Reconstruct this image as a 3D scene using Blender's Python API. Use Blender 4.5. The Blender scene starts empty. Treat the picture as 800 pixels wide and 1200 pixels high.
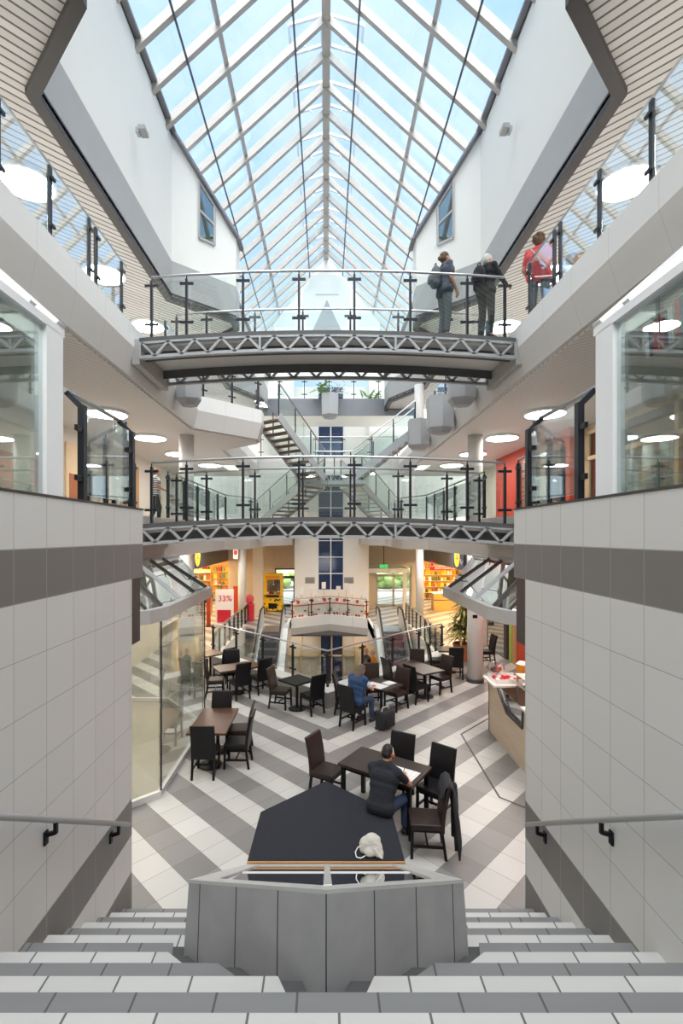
import bpy, bmesh, math, random
from mathutils import Vector, Matrix, Euler
R = random.Random(7)
C = bpy.context.scene.collection
PI = math.pi
F, CX, CY, CZ = 566.0, 382.0, 628.0, 4.4
def PX(x, Y): return (x - CX) * Y / F
def PZ(y, Y): return CZ + (CY - y) * Y / F
AX = 0.04

# ---------------------------------------------------------------- materials
MATS = {}
class N:
    """tiny node-graph builder"""
    def __init__(s, name):
        m = bpy.data.materials.new(name); m.use_nodes = True
        s.m = m; s.t = m.node_tree; s.b = s.t.nodes['Principled BSDF']; s.out = s.t.nodes['Material Output']
        MATS[name] = m
    def node(s, typ, **kw):
        n = s.t.nodes.new(typ)
        for k, v in kw.items(): setattr(n, k, v)
        return n
    def link(s, a, b): s.t.links.new(a, b)
    def put(s, v, sock):
        if isinstance(v, (int, float)): sock.default_value = v
        elif isinstance(v, tuple): sock.default_value = v if len(v) == len(sock.default_value) else (*v, 1)
        else: s.link(v, sock)
    def M(s, op, a, b=0.0, c=None):
        n = s.node('ShaderNodeMath', operation=op)
        s.put(a, n.inputs[0]); s.put(b, n.inputs[1])
        if c is not None: s.put(c, n.inputs[2])
        return n.outputs[0]
    def pos(s):
        g = s.node('ShaderNodeNewGeometry'); x = s.node('ShaderNodeSeparateXYZ'); s.link(g.outputs['Position'], x.inputs[0])
        return x.outputs[0], x.outputs[1], x.outputs[2]
    def obj(s):
        g = s.node('ShaderNodeTexCoord'); return g.outputs['Object']
    def mix(s, f, a, b):
        n = s.node('ShaderNodeMix', data_type='RGBA')
        s.put(f, n.inputs['Factor']); s.put(a, n.inputs[6]); s.put(b, n.inputs[7])
        return n.outputs[2]
    def noise(s, scale, vec=None, detail=4):
        n = s.node('ShaderNodeTexNoise'); n.inputs['Scale'].default_value = scale; n.inputs['Detail'].default_value = detail
        if vec is not None: s.link(vec, n.inputs['Vector'])
        return n.outputs['Fac']
    def wn(s, a, b):
        c = s.node('ShaderNodeCombineXYZ'); s.put(a, c.inputs[0]); s.put(b, c.inputs[1])
        n = s.node('ShaderNodeTexWhiteNoise', noise_dimensions='3D'); s.link(c.outputs[0], n.inputs['Vector'])
        return n.outputs['Value']
    def color(s, v): s.put(v, s.b.inputs['Base Color'])
    def bump(s, h, strength=.2, dist=.01):
        n = s.node('ShaderNodeBump'); n.inputs['Strength'].default_value = strength; n.inputs['Distance'].default_value = dist
        s.link(h, n.inputs['Height']); s.link(n.outputs[0], s.b.inputs['Normal'])
    def joint(s, v, period, width, off=0.0):
        """1 on a thin line every period"""
        u = s.M('DIVIDE', s.M('SUBTRACT', v, off), period)
        fr = s.M('FRACT', u)
        d = s.M('ABSOLUTE', s.M('SUBTRACT', fr, .5))
        return s.M('GREATER_THAN', d, .5 - width / period / 2), s.M('FLOOR', u)
def lin(r, g, b):
    f = lambda c: (c / 255 / 12.92) if c / 255 <= .04045 else ((c / 255 + .055) / 1.055) ** 2.4
    return (f(r), f(g), f(b), 1)
def pm(name, rgb, rough=.5, metal=0., var=.08, scale=6., bump=0., coat=0., spec=.5):
    n = N(name); c = lin(*rgb)
    f = n.noise(scale, n.obj())
    d = tuple(max(0, x * (1 - var)) for x in c[:3]) + (1,); l = tuple(min(1, x * (1 + var)) for x in c[:3]) + (1,)
    n.color(n.mix(f, d, l))
    n.b.inputs['Roughness'].default_value = rough; n.b.inputs['Metallic'].default_value = metal
    n.b.inputs['Coat Weight'].default_value = coat; n.b.inputs['Specular IOR Level'].default_value = spec
    if bump: n.bump(n.noise(scale * 12, n.obj()), bump)
    return n.m
def emit(name, rgb, strength):
    n = N(name); e = n.node('ShaderNodeEmission'); e.inputs[0].default_value = lin(*rgb); e.inputs[1].default_value = strength
    n.link(e.outputs[0], n.out.inputs[0]); return n.m
def glass(name, tint, base, power, rough=0.0):
    """clear pane: lets light through, mirrors at grazing angles"""
    n = N(name)
    tr = n.node('ShaderNodeBsdfTransparent'); tr.inputs[0].default_value = (*tint, 1)
    gl = n.node('ShaderNodeBsdfGlossy'); gl.inputs['Roughness'].default_value = rough; gl.inputs[0].default_value = (.95, .97, 1, 1)
    lw = n.node('ShaderNodeLayerWeight'); lw.inputs[0].default_value = .5
    f = n.M('MULTIPLY_ADD', n.M('POWER', lw.outputs['Facing'], power), 1 - base, base)
    mx = n.node('ShaderNodeMixShader'); n.link(f, mx.inputs[0]); n.link(tr.outputs[0], mx.inputs[1]); n.link(gl.outputs[0], mx.inputs[2])
    n.link(mx.outputs[0], n.out.inputs[0]); return n.m

def make_materials():
    pm('white_paint', (243, 240, 233), .6, var=.02, scale=1.5)
    pm('white_frame', (236, 238, 240), .4, var=.02)
    pm('beige_paint', (218, 210, 196), .6, var=.03, scale=1.5)
    pm('grey_band', (178, 176, 174), .5, var=.05, scale=2)
    pm('grey_fascia', (132, 134, 140), .5, var=.05, scale=2)
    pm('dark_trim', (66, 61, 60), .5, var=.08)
    pm('dark_metal', (48, 52, 58), .4, .5, var=.1)
    pm('steel', (186, 188, 190), .3, .9, var=.05)
    pm('steel_paint', (176, 178, 180), .45, .2, var=.05)
    pm('bridge_grey', (176, 174, 172), .5, .1, var=.05)
    pm('soffit_grey', (214, 211, 208), .5, var=.04)
    pm('deck_grey', (92, 92, 92), .6, .1, var=.08)
    pm('rafter', (178, 172, 165), .5, .1, var=.04)
    pm('rod_grey', (96, 100, 106), .4, .6)
    pm('column_grey', (220, 217, 213), .5, var=.04, scale=3)
    pm('black_leather', (22, 20, 23), .42, spec=.28, var=.2, scale=9, bump=.12)
    pm('brown_leather', (44, 33, 30), .38, spec=.3, var=.2, scale=9, bump=.12)
    pm('black_wood', (16, 15, 16), .45, spec=.25, var=.15)
    pm('black_metal', (22, 22, 24), .45, .4)
    pm('carpet', (27, 30, 40), .95, var=.25, scale=60, bump=.5)
    pm('rubber', (24, 24, 26), .45)
    pm('red_wall', (186, 62, 38), .55, var=.04)
    pm('red_plastic', (205, 34, 52), .4)
    pm('red_shirt', (214, 84, 88), .85, var=.1, scale=12)
    pm('navy_tee', (26, 28, 37), .9, var=.15, scale=10)
    pm('jeans', (42, 58, 86), .9, var=.25, scale=18)
    pm('denim_vest', (36, 64, 100), .9, var=.2, scale=14)
    pm('grey_trousers', (92, 98, 102), .9, var=.12, scale=12)
    pm('dark_trousers', (52, 54, 56), .9, var=.15, scale=12)
    pm('slate_shirt', (80, 84, 98), .9, var=.12)
    pm('black_cloth', (34, 35, 40), .9, var=.2)
    pm('light_tee', (196, 204, 218), .9, var=.06)
    pm('tread_brown', (132, 106, 84), .7, var=.15)
    pm('skin', (206, 152, 124), .55, var=.06, scale=10)
    pm('tan_skin', (182, 126, 98), .55, var=.06, scale=10)
    pm('black_hair', (14, 12, 12), .6, var=.3, scale=40)
    pm('brown_hair', (92, 66, 46), .65, var=.3, scale=40)
    pm('grey_hair', (92, 82, 74), .7, var=.3, scale=40)
    pm('white_hair', (206, 202, 198), .7, var=.15, scale=40)
    pm('shoe_black', (30, 30, 32), .5)
    pm('canvas', (196, 192, 184), .9, var=.16, scale=16, bump=.8)
    pm('cord_white', (222, 220, 214), .9)
    pm('leaf', (92, 108, 52), .5, var=.4, scale=5)
    pm('leaf_light', (128, 160, 70), .5, var=.4, scale=5)
    pm('leaf_yellow', (176, 160, 92), .5, var=.3, scale=5)
    pm('bark', (118, 92, 66), .9, var=.3)
    pm('terracotta', (168, 104, 66), .8, var=.15)
    pm('planter_grey', (172, 172, 174), .6, var=.04)
    pm('yellow_plastic', (238, 196, 36), .35, var=.05)
    pm('sign_yellow', (244, 234, 60), .4, var=.02)
    pm('sign_blue', (40, 56, 96), .4, var=.03)
    pm('sign_red', (216, 44, 50), .4, var=.02)
    pm('sign_grey', (102, 98, 96), .5, var=.05)
    pm('card_white', (240, 236, 234), .5, var=.02)
    pm('grout', (120, 120, 120), .8)
    pm('plinth_dark', (70, 71, 73), .6, var=.1)
    pm('steel_light', (214, 214, 212), .35, .3, var=.03)
    pm('orange_juice', (232, 150, 30), .3)
    pm('lime_green', (150, 170, 60), .4)
    pm('paving', (170, 166, 160), .8, var=.1)
    pm('hedge', (150, 178, 110), .8, var=.4, scale=4, bump=.5)
    pm('step_tread', (92, 92, 96), .5, .2)
    pm('poster_cream', (226, 198, 160), .6, var=.05)
    emit('lamp_glow', (255, 252, 247), 26.0)
    emit('shop_lamp', (255, 214, 150), 65.0)
    emit('exit_green', (60, 190, 90), 1.5)
    glass('roof_glass', (.93, .97, 1.0), .02, 5.0)
    glass('rail_glass', (.94, .975, .965), .045, 2.6)
    glass('wall_glass', (.95, .97, .955), .03, 2.8)
    glass('bay_glass', (.76, .84, .83), .10, 2.2)
    glass('top_glass', (.10, .10, .10), .16, 1.6)
    glass('window_glass', (.50, .60, .58), .25, 2.5)
    glass('canopy_glass', (.80, .85, .84), .36, 2.0)
    # dark blue reflecting tower glazing
    n = N('blue_glass'); n.color(n.mix(n.noise(1.2), lin(26, 40, 74), lin(52, 70, 108))); n.b.inputs['Roughness'].default_value = .08
    n.b.inputs['Specular IOR Level'].default_value = .8
    # --- chevron floor
    n = N('floor_tiles'); x, y, z = n.pos()
    ax = n.M('ABSOLUTE', n.M('SUBTRACT', x, AX))
    u = n.M('SUBTRACT', y, ax); v = n.M('ADD', y, ax)
    j1, fu = n.joint(u, .605, .011, 3.73); j2, fv = n.joint(v, .605, .011, 8.50)
    st = n.M('MODULO', n.M('ADD', fu, 100.), 2.)
    st = n.M('GREATER_THAN', st, .5)
    rnd = n.wn(fu, fv)
    w = n.mix(rnd, lin(176, 174, 171), lin(190, 188, 185)); g = n.mix(rnd, lin(116, 113, 112), lin(132, 129, 128))
    c = n.mix(st, w, g)
    jj = n.M('MAXIMUM', j1, j2)
    n.color(n.mix(n.M('MULTIPLY', jj, .75), c, lin(88, 86, 85)))
    n.b.inputs['Roughness'].default_value = .38
    n.bump(n.M('SUBTRACT', 1., jj), .15, .003)
    # --- stair walls
    n = N('wall_tiles'); x, y, z = n.pos()
    def between(a, b): return n.M('MULTIPLY', n.M('GREATER_THAN', z, a), n.M('LESS_THAN', z, b))
    dark = n.M('MAXIMUM', between(3.89, 4.30), n.M('MAXIMUM', between(.86, 1.29), between(-1., .43)))
    j1, fz = n.joint(z, .4325, .006, -.0025)
    j2, fy = n.joint(y, .4212, .006, 3.557)
    j3 = n.M('MAXIMUM', n.M('LESS_THAN', n.M('ABSOLUTE', n.M('SUBTRACT', z, 4.30)), .004), 0.)
    rnd = n.wn(fz, fy)
    nz = n.noise(2.2)
    lt = n.mix(nz, lin(208, 207, 205), lin(222, 221, 219)); lt = n.mix(n.M('MULTIPLY', rnd, .35), lt, lin(200, 200, 198))
    dk = n.mix(nz, lin(112, 109, 108), lin(130, 127, 126))
    c = n.mix(dark, lt, dk)
    jl = n.M('MULTIPLY', j1, n.M('LESS_THAN', z, 3.95))
    jj = n.M('MAXIMUM', n.M('MAXIMUM', jl, j2), j3)
    jc = n.mix(dark, lin(140, 140, 140), lin(170, 170, 170))
    n.color(n.mix(n.M('MULTIPLY', jj, .8), c, jc)); n.b.inputs['Roughness'].default_value = .5
    # --- slatted ceilings
    n = N('slats'); x, y, z = n.pos()
    v = n.M('ADD', y, n.M('ABSOLUTE', x))
    j, f = n.joint(v, .20, .045)
    n.color(n.mix(j, n.mix(n.wn(f, 0.), lin(200, 196, 191), lin(210, 206, 201)), lin(96, 90, 86))); n.b.inputs['Roughness'].default_value = .5
    n.bump(n.M('SUBTRACT', 1., j), .4, .02)
    n = N('slats_low'); x, y, z = n.pos()
    v = n.M('ADD', y, n.M('ABSOLUTE', x))
    j, f = n.joint(v, .17, .03)
    n.color(n.mix(n.M('MULTIPLY', j, .55), lin(222, 219, 215), lin(138, 132, 126))); n.b.inputs['Roughness'].default_value = .5
    # --- fascia panels with vertical joints
    def fascia(name, rgb, per):
        n = N(name); x, y, z = n.pos()
        v = n.M('ADD', y, n.M('MULTIPLY', x, .37)); j, f = n.joint(v, per, .008)
        nz = n.noise(1.6)
        a = lin(*rgb); b = lin(*[c - 8 for c in rgb])
        n.color(n.mix(n.M('MULTIPLY', j, .35), n.mix(nz, a, b), lin(140, 140, 140))); n.b.inputs['Roughness'].default_value = .55
    fascia('fascia_white', (238, 236, 233), .95)
    fascia('fascia_grey', (216, 212, 208), .95)
    fascia('fascia_stone', (190, 184, 178), 1.2)
    # --- stair treads
    for nm, a, off in (('step_white', (182, 181, 179), .06), ('step_grey', (112, 112, 113), .27)):
        n = N(nm); x, y, z = n.pos()
        j, f = n.joint(x, .42, .012, off)
        c = n.mix(n.noise(3.), lin(*a), lin(*[q + 12 for q in a]))
        c = n.mix(n.M('MULTIPLY', n.wn(f, z), .15), c, lin(120, 120, 120))
        n.color(n.mix(n.M('MULTIPLY', j, .9), c, lin(66, 66, 66))); n.b.inputs['Roughness'].default_value = .55
        n.bump(n.noise(160.), .08, .002)
    # --- block tiles
    n = N('block_tiles'); x, y, z = n.pos()
    ax = n.M('ABSOLUTE', x); j, f = n.joint(ax, .30, .008, 0.0)
    jc = n.M('LESS_THAN', ax, .004); j = n.M('MAXIMUM', j, jc)
    nz = n.noise(3.5, None, 8)
    n.color(n.mix(j, n.mix(nz, lin(146, 147, 147), lin(184, 185, 185)), lin(70, 70, 70))); n.b.inputs['Roughness'].default_value = .55
    # --- kerb tiles
    n = N('kerb_tiles'); x, y, z = n.pos()
    j, f = n.joint(n.M('ABSOLUTE', x), .42, .01)
    n.color(n.mix(j, n.mix(n.noise(3.), lin(128, 124, 121), lin(150, 146, 143)), lin(84, 84, 84))); n.b.inputs['Roughness'].default_value = .5
    # --- slate floor inside the glass enclosure
    n = N('slate'); nz = n.noise(3.2, None, 10); n2 = n.noise(9., None, 6)
    n.color(n.mix(nz, n.mix(n2, lin(112, 108, 97), lin(140, 134, 122)), lin(168, 161, 147))); n.b.inputs['Roughness'].default_value = .45
    # --- woods
    def wood(name, a, b, sc, rough, axis='X'):
        n = N(name); t = n.node('ShaderNodeTexCoord'); mp = n.node('ShaderNodeMapping'); n.link(t.outputs['Object'], mp.inputs[0])
        mp.inputs['Scale'].default_value = (1, 9, 9) if axis == 'X' else ((9, 1, 9) if axis == 'Y' else (9, 9, 1))
        f = n.noise(sc, mp.outputs[0], 6); n.color(n.mix(f, lin(*a), lin(*b))); n.b.inputs['Roughness'].default_value = rough
    wood('table_brown', (56, 33, 22), (92, 58, 38), 2.2, .34)
    wood('table_dark', (34, 26, 23), (54, 42, 37), 2.2, .32)
    wood('counter_oak', (214, 196, 174), (188, 166, 142), 2., .45, 'Y')
    wood('shop_oak', (224, 178, 104), (206, 158, 84), 1.6, .4)
    wood('door_wood', (196, 150, 100), (172, 126, 80), 1.5, .45, 'Z')
    # --- newspaper
    n = N('newsprint'); co = n.obj(); sx = n.node('ShaderNodeSeparateXYZ'); n.link(co, sx.inputs[0])
    j, f = n.joint(sx.outputs[1], .014, .006); j2, f2 = n.joint(sx.outputs[0], .075, .012)
    n.color(n.mix(n.M('MULTIPLY', n.M('MULTIPLY', j, n.M('SUBTRACT', 1., j2)), .5), lin(226, 226, 226), lin(110, 112, 118)))
    # --- striped shirt
    n = N('striped_shirt'); co = n.obj(); sx = n.node('ShaderNodeSeparateXYZ'); n.link(co, sx.inputs[0])
    j, f = n.joint(sx.outputs[2], .07, .035); n.color(n.mix(j, lin(205, 205, 205), lin(80, 84, 92)))
    # --- promo print
    n = N('promo_print'); co = n.obj(); sx = n.node('ShaderNodeSeparateXYZ'); n.link(co, sx.inputs[0])
    vo = n.node('ShaderNodeTexVoronoi'); vo.inputs['Scale'].default_value = 5.; n.link(co, vo.inputs['Vector'])
    blob = n.M('MULTIPLY', n.M('LESS_THAN', vo.outputs['Distance'], .42), n.M('LESS_THAN', sx.outputs[2], .36))
    n.color(n.mix(blob, lin(238, 228, 222), lin(196, 44, 40)))
    # --- machine decal
    n = N('machine_decal'); co = n.obj(); vo = n.node('ShaderNodeTexVoronoi'); vo.inputs['Scale'].default_value = 6.; n.link(co, vo.inputs['Vector'])
    n.color(n.mix(n.M('LESS_THAN', vo.outputs['Distance'], .32), lin(240, 196, 30), lin(52, 44, 26))); n.b.inputs['Roughness'].default_value = .35

# ---------------------------------------------------------------- mesh helpers
class MB:
    def __init__(s): s.v = []; s.f = []
    def add(s, vs, fs):
        o = len(s.v); s.v += [tuple(p) for p in vs]; s.f += [tuple(i + o for i in f) for f in fs]; return s
    def box(s, x0, x1, y0, y1, z0, z1):
        return s.add([(x0,y0,z0),(x1,y0,z0),(x1,y1,z0),(x0,y1,z0),(x0,y0,z1),(x1,y0,z1),(x1,y1,z1),(x0,y1,z1)],
                     [(0,3,2,1),(4,5,6,7),(0,1,5,4),(1,2,6,5),(2,3,7,6),(3,0,4,7)])
    def frame(s, p, q, up=(0,0,1)):
        p, q = Vector(p), Vector(q); d = (q - p); L = d.length; d = d / L
        u = Vector(up)
        if abs(d.dot(u)) > .98: u = Vector((0,1,0)) if abs(d.y) < .9 else Vector((1,0,0))
        a = d.cross(u).normalized(); b = a.cross(d).normalized()
        return p, q, d, a, b
    def bar(s, p, q, w, h, up=(0,0,1)):
        """box beam, w across, h along up"""
        p, q, d, a, b = s.frame(p, q, up); w /= 2; h /= 2
        vs = []
        for c in (p, q): vs += [c - a*w - b*h, c + a*w - b*h, c + a*w + b*h, c - a*w + b*h]
        return s.add(vs, [(0,1,2,3),(7,6,5,4),(0,4,5,1),(1,5,6,2),(2,6,7,3),(3,7,4,0)])
    def tube(s, p, q, r, n=10, r2=None, caps=True):
        p, q, d, a, b = s.frame(p, q); r2 = r if r2 is None else r2
        vs = []
        for c, rr in ((p, r), (q, r2)):
            for i in range(n):
                t = 2*PI*i/n; vs.append(c + a*math.cos(t)*rr + b*math.sin(t)*rr)
        fs = [(i, (i+1) % n, n+(i+1) % n, n+i) for i in range(n)]
        if caps: fs += [tuple(reversed(range(n))), tuple(range(n, 2*n))]
        return s.add(vs, fs)
    def path(s, pts, r, n=8, closed=False):
        pts = [Vector(p) for p in pts]; m = len(pts); vs = []; fs = []
        pa = None
        for i, c in enumerate(pts):
            if closed: d = pts[(i+1) % m] - pts[i-1]
            else: d = pts[min(i+1, m-1)] - pts[max(i-1, 0)]
            d.normalize()
            if pa is None:
                u = Vector((0,0,1)) if abs(d.z) < .9 else Vector((0,1,0)); a = d.cross(u).normalized()
            else: a = (pa - d*pa.dot(d)).normalized()
            pa = a; b = a.cross(d)
            for k in range(n):
                t = 2*PI*k/n; vs.append(c + a*math.cos(t)*r + b*math.sin(t)*r)
        for i in range(m if closed else m-1):
            j = (i+1) % m
            for k in range(n): fs.append((i*n+k, i*n+(k+1) % n, j*n+(k+1) % n, j*n+k))
        if not closed: fs += [tuple(reversed(range(n))), tuple(range((m-1)*n, m*n))]
        return s.add(vs, fs)
    def prism(s, poly, z0, z1):
        n = len(poly); vs = [(x, y, z0) for x, y in poly] + [(x, y, z1) for x, y in poly]
        fs = [tuple(reversed(range(n))), tuple(range(n, 2*n))] + [(i, (i+1) % n, n+(i+1) % n, n+i) for i in range(n)]
        return s.add(vs, fs)
    def slab(s, pts, off):
        """polygon in space thickened by vector off"""
        o = Vector(off); n = len(pts); vs = [Vector(p) for p in pts] + [Vector(p) + o for p in pts]
        return s.add(vs, [tuple(reversed(range(n))), tuple(range(n, 2*n))] + [(i, (i+1) % n, n+(i+1) % n, n+i) for i in range(n)])
    def wallpath(s, pts, z0, z1, t):
        """vertical wall of thickness t along a polyline (t to the left of travel)"""
        P = [Vector((x, y)) for x, y in pts]; m = len(P); off = []
        for i in range(m):
            ds = []
            if i > 0: ds.append((P[i]-P[i-1]).normalized())
            if i < m-1: ds.append((P[i+1]-P[i]).normalized())
            ns = [Vector((-d.y, d.x)) for d in ds]
            nn = ns[0] if len(ns) == 1 else (ns[0]+ns[1]).normalized()
            k = t / max(.3, nn.dot(ns[0])); off.append(P[i] + nn*k)
        g = (lambda z, i: z[i] if isinstance(z, (list, tuple)) else z)
        for i in range(m-1):
            a, b, c, d = P[i], P[i+1], off[i+1], off[i]
            s.add([(a.x,a.y,g(z0,i)),(b.x,b.y,g(z0,i+1)),(c.x,c.y,g(z0,i+1)),(d.x,d.y,g(z0,i)),
                   (a.x,a.y,g(z1,i)),(b.x,b.y,g(z1,i+1)),(c.x,c.y,g(z1,i+1)),(d.x,d.y,g(z1,i))],
                  [(0,3,2,1),(4,5,6,7),(0,1,5,4),(1,2,6,5),(2,3,7,6),(3,0,4,7)])
        return s
    def ell(s, c, r, n=14, m=9, rot=None):
        c = Vector(c); vs = []; fs = []
        Q = rot.to_matrix() if rot else Matrix.Identity(3)
        for i in range(1, m):
            ph = PI*i/m
            for k in range(n):
                t = 2*PI*k/n; vs.append(c + Q @ Vector((r[0]*math.sin(ph)*math.cos(t), r[1]*math.sin(ph)*math.sin(t), r[2]*math.cos(ph))))
        vs += [c + Q @ Vector((0,0,r[2])), c + Q @ Vector((0,0,-r[2]))]
        T, B = len(vs)-2, len(vs)-1
        for i in range(m-2):
            for k in range(n): fs.append((i*n+k, (i+1)*n+k, (i+1)*n+(k+1) % n, i*n+(k+1) % n))
        for k in range(n): fs += [(T, k, (k+1) % n), (B, (m-2)*n+(k+1) % n, (m-2)*n+k)]
        return s.add(vs, fs)
    def cap(s, p, r1, q, r2, n=12):
        if (Vector(q)-Vector(p)).length > 1e-4: s.tube(p, q, r1, n, r2)
        s.ell(p, (r1,)*3, n, 8); s.ell(q, (r2,)*3, n, 8); return s
    def lathe(s, prof, c=(0,0,0), n=20):
        vs = []; fs = []; m = len(prof)
        for r, z in prof:
            for k in range(n):
                t = 2*PI*k/n; vs.append((c[0]+r*math.cos(t), c[1]+r*math.sin(t), c[2]+z))
        for i in range(m-1):
            for k in range(n): fs.append((i*n+k, i*n+(k+1) % n, (i+1)*n+(k+1) % n, (i+1)*n+k))
        fs += [tuple(reversed(range(n))), tuple(range((m-1)*n, m*n))]
        return s.add(vs, fs)
    def build(s, name, mat, parent=None, bevel=0., smooth=False, local=False, remesh=0., relax=0):
        o = Vector((0,0,0))
        if not local:
            p = parent
            while p is not None: o += p.location; p = p.parent
        me = bpy.data.meshes.new(name); me.from_pydata([tuple(Vector(v)-o) for v in s.v], [], s.f); me.update()
        bm = bmesh.new(); bm.from_mesh(me); bmesh.ops.recalc_face_normals(bm, faces=bm.faces[:]); bm.to_mesh(me); bm.free()
        ob = bpy.data.objects.new(name, me); C.objects.link(ob)
        if bevel:
            md = ob.modifiers.new('b', 'BEVEL'); md.width = bevel; md.segments = 2; md.limit_method = 'ANGLE'; md.angle_limit = .6
        if remesh:
            md = ob.modifiers.new('r', 'REMESH'); md.mode = 'VOXEL'; md.voxel_size = remesh
            if relax: md = ob.modifiers.new('s', 'SMOOTH'); md.iterations = relax; md.factor = .5
        if bevel or remesh:
            dg = bpy.context.evaluated_depsgraph_get(); m2 = bpy.data.meshes.new_from_object(ob.evaluated_get(dg))
            ob.modifiers.clear(); old = ob.data; ob.data = m2; m2.name = name; bpy.data.meshes.remove(old)
        ob.data.materials.clear(); ob.data.materials.append(MATS[mat])
        if smooth or remesh:
            for p in ob.data.polygons: p.use_smooth = True
        if parent: ob.parent = parent
        return ob
def tag(o, label=None, cat=None, group=None, kind=None):
    if label: o['label'] = label
    if cat: o['category'] = cat
    if group: o['group'] = group
    if kind: o['kind'] = kind
    return o
def thing(name, label, cat, loc=(0,0,0), rz=0., group=None):
    o = bpy.data.objects.new(name, None); C.objects.link(o); o.empty_display_size = .1
    o.location = loc; o.rotation_euler = (0, 0, rz)
    return tag(o, label, cat, group)
def struct(name, mb, mat, parent=None, label=None):
    o = mb.build(name, mat, parent)
    if parent is None: o['kind'] = 'structure'
    if label: o['label'] = label
    return o
def sthing(name, loc=(0,0,0)):
    o = bpy.data.objects.new(name, None); C.objects.link(o); o.location = loc; o['kind'] = 'structure'; return o
def dup(root, loc=None, rz=None, label=None, group=None):
    r = root.copy(); C.objects.link(r)
    if loc is not None: r.location = loc
    if rz is not None: r.rotation_euler = (0, 0, rz)
    if label: r['label'] = label
    if group: r['group'] = group
    for ch in list(root.children):
        c = ch.copy(); C.objects.link(c); c.parent = r
        for g in ch.children:
            d = g.copy(); C.objects.link(d); d.parent = c
    return r
def plate(name, outer, holes, z0, z1, mat, kind=True):
    bm = bmesh.new(); es = []
    for loop in [outer] + holes:
        vs = [bm.verts.new((x, y, z1)) for x, y in loop]
        es += [bm.edges.new((vs[i], vs[(i+1) % len(vs)])) for i in range(len(vs))]
    bmesh.ops.triangle_fill(bm, use_beauty=True, use_dissolve=False, edges=es)
    r = bmesh.ops.extrude_face_region(bm, geom=bm.faces[:])
    for v in [g for g in r['geom'] if isinstance(g, bmesh.types.BMVert)]: v.co.z = z0
    bmesh.ops.recalc_face_normals(bm, faces=bm.faces[:])
    me = bpy.data.meshes.new(name); bm.to_mesh(me); bm.free()
    me.materials.append(MATS[mat]); o = bpy.data.objects.new(name, me); C.objects.link(o)
    if kind: o['kind'] = 'structure'
    return o
def text(name, body, size, mat, parent, loc, rot, ext=.004, align='CENTER'):
    cu = bpy.data.curves.new(name, 'FONT'); cu.body = body; cu.size = size; cu.extrude = ext; cu.align_x = align; cu.align_y = 'CENTER'
    cu.materials.append(MATS[mat]); o = bpy.data.objects.new(name, cu); C.objects.link(o); o.parent = parent
    p = parent; off = Vector((0,0,0))
    while p is not None: off += p.location; p = p.parent
    dg = bpy.context.evaluated_depsgraph_get(); me = bpy.data.meshes.new_from_object(o.evaluated_get(dg)); me.name = name
    me.materials.clear(); me.materials.append(MATS[mat]); bpy.data.objects.remove(o); bpy.data.curves.remove(cu)
    o = bpy.data.objects.new(name, me); C.objects.link(o); o.parent = parent
    o.location = Vector(loc) - off; o.rotation_euler = rot; return o
make_materials()
# ================================================================ setting
Z1, Z2 = 4.75, 8.33          # upper floors
XF = 3.65                    # edge of the upper galleries
VOID = [(AX,12.75),(3.95,16.65),(3.95,22.9),(2.2,22.9),(2.2,25.6),(.2,26.9),(-1.85,25.6),(-1.85,22.9),(-3.85,22.9),(-3.85,16.65)]
plate('floor', [(-12,5.47),(12,5.47),(12,34.9),(-12,34.9)], [VOID], -.45, 0, 'floor_tiles')
plate('floor_left_enclosure', [(-3.35,7.62),(-2.80,8.16),(-2.80,11.1),(-3.3,11.8),(-4.2,12.85),(-6.5,12.85),(-6.5,7.62)], [], 0, .012, 'slate')
struct('floor_lower', MB().box(-8,8,10,30,-4.5,-4.3), 'deck_grey')
# lower hall below the opening
struct('wall_lower_back', MB().box(-8,8,27.8,28.05,-4.3,-.45), 'beige_paint')
struct('wall_lower_left', MB().box(-4.1,-3.86,16.6,27.8,-4.3,-.45), 'white_paint')
struct('wall_lower_right', MB().box(3.96,4.2,16.6,27.8,-4.3,-.45), 'white_paint')
struct('wall_lower_front', MB().wallpath([(3.96,16.66),(AX,12.73),(-3.86,16.66)], -4.3,-.45, .2), 'white_paint')
# ---- stairs between the two tiled walls
XL, XR = -2.30, 2.34
SL, SR = XL+.002, XR-.002
st = thing('staircase', 'wide staircase of alternating white and grey tiled steps between tiled walls', 'stairs', (0,1.3,0))
def half_block(y):     # half width of the block at depth y (plus gutter)
    return max(0., min(1.03, (y - 2.72) / .72 * 1.02))
for n in range(1, 16):
    yf = 5.76 - .294*n; yn = yf - .294; z = .183*n; mat = 'step_grey' if n % 2 else 'step_white'
    w, w2 = half_block(yf), half_block(yn)
    if yf <= 2.72:
        MB().box(SL, SR, yn-.012, yf, z-.183, z).build('step', mat, st)
    else:
        a, b = (1.04, 1.04) if yn > 3.45 else (w2+.12, w+.14)
        for s_, X in ((-1, SL), (1, SR)):
            q = [(s_*a, yn-.012), (X, yn-.012), (X, yf), (s_*b, yf)]
            MB().prism(q if s_ > 0 else q[::-1], z-.183, z).build('step', mat, st)
        if yn < 3.75:      # grey infill tile tapering to the base of the block
            for s_ in (-1, 1):
                q = [(s_*w2, yn), (s_*(w2+.14), yn), (s_*(w+.16), yf), (s_*w, yf)]
                MB().prism(q if s_ > 0 else q[::-1], z-.2, z-.03).build('corner_tile', 'plinth_dark', st)
struct('floor_landing', MB().box(XL,XR,-3,1.05,2.5,2.745), 'step_grey')
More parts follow.
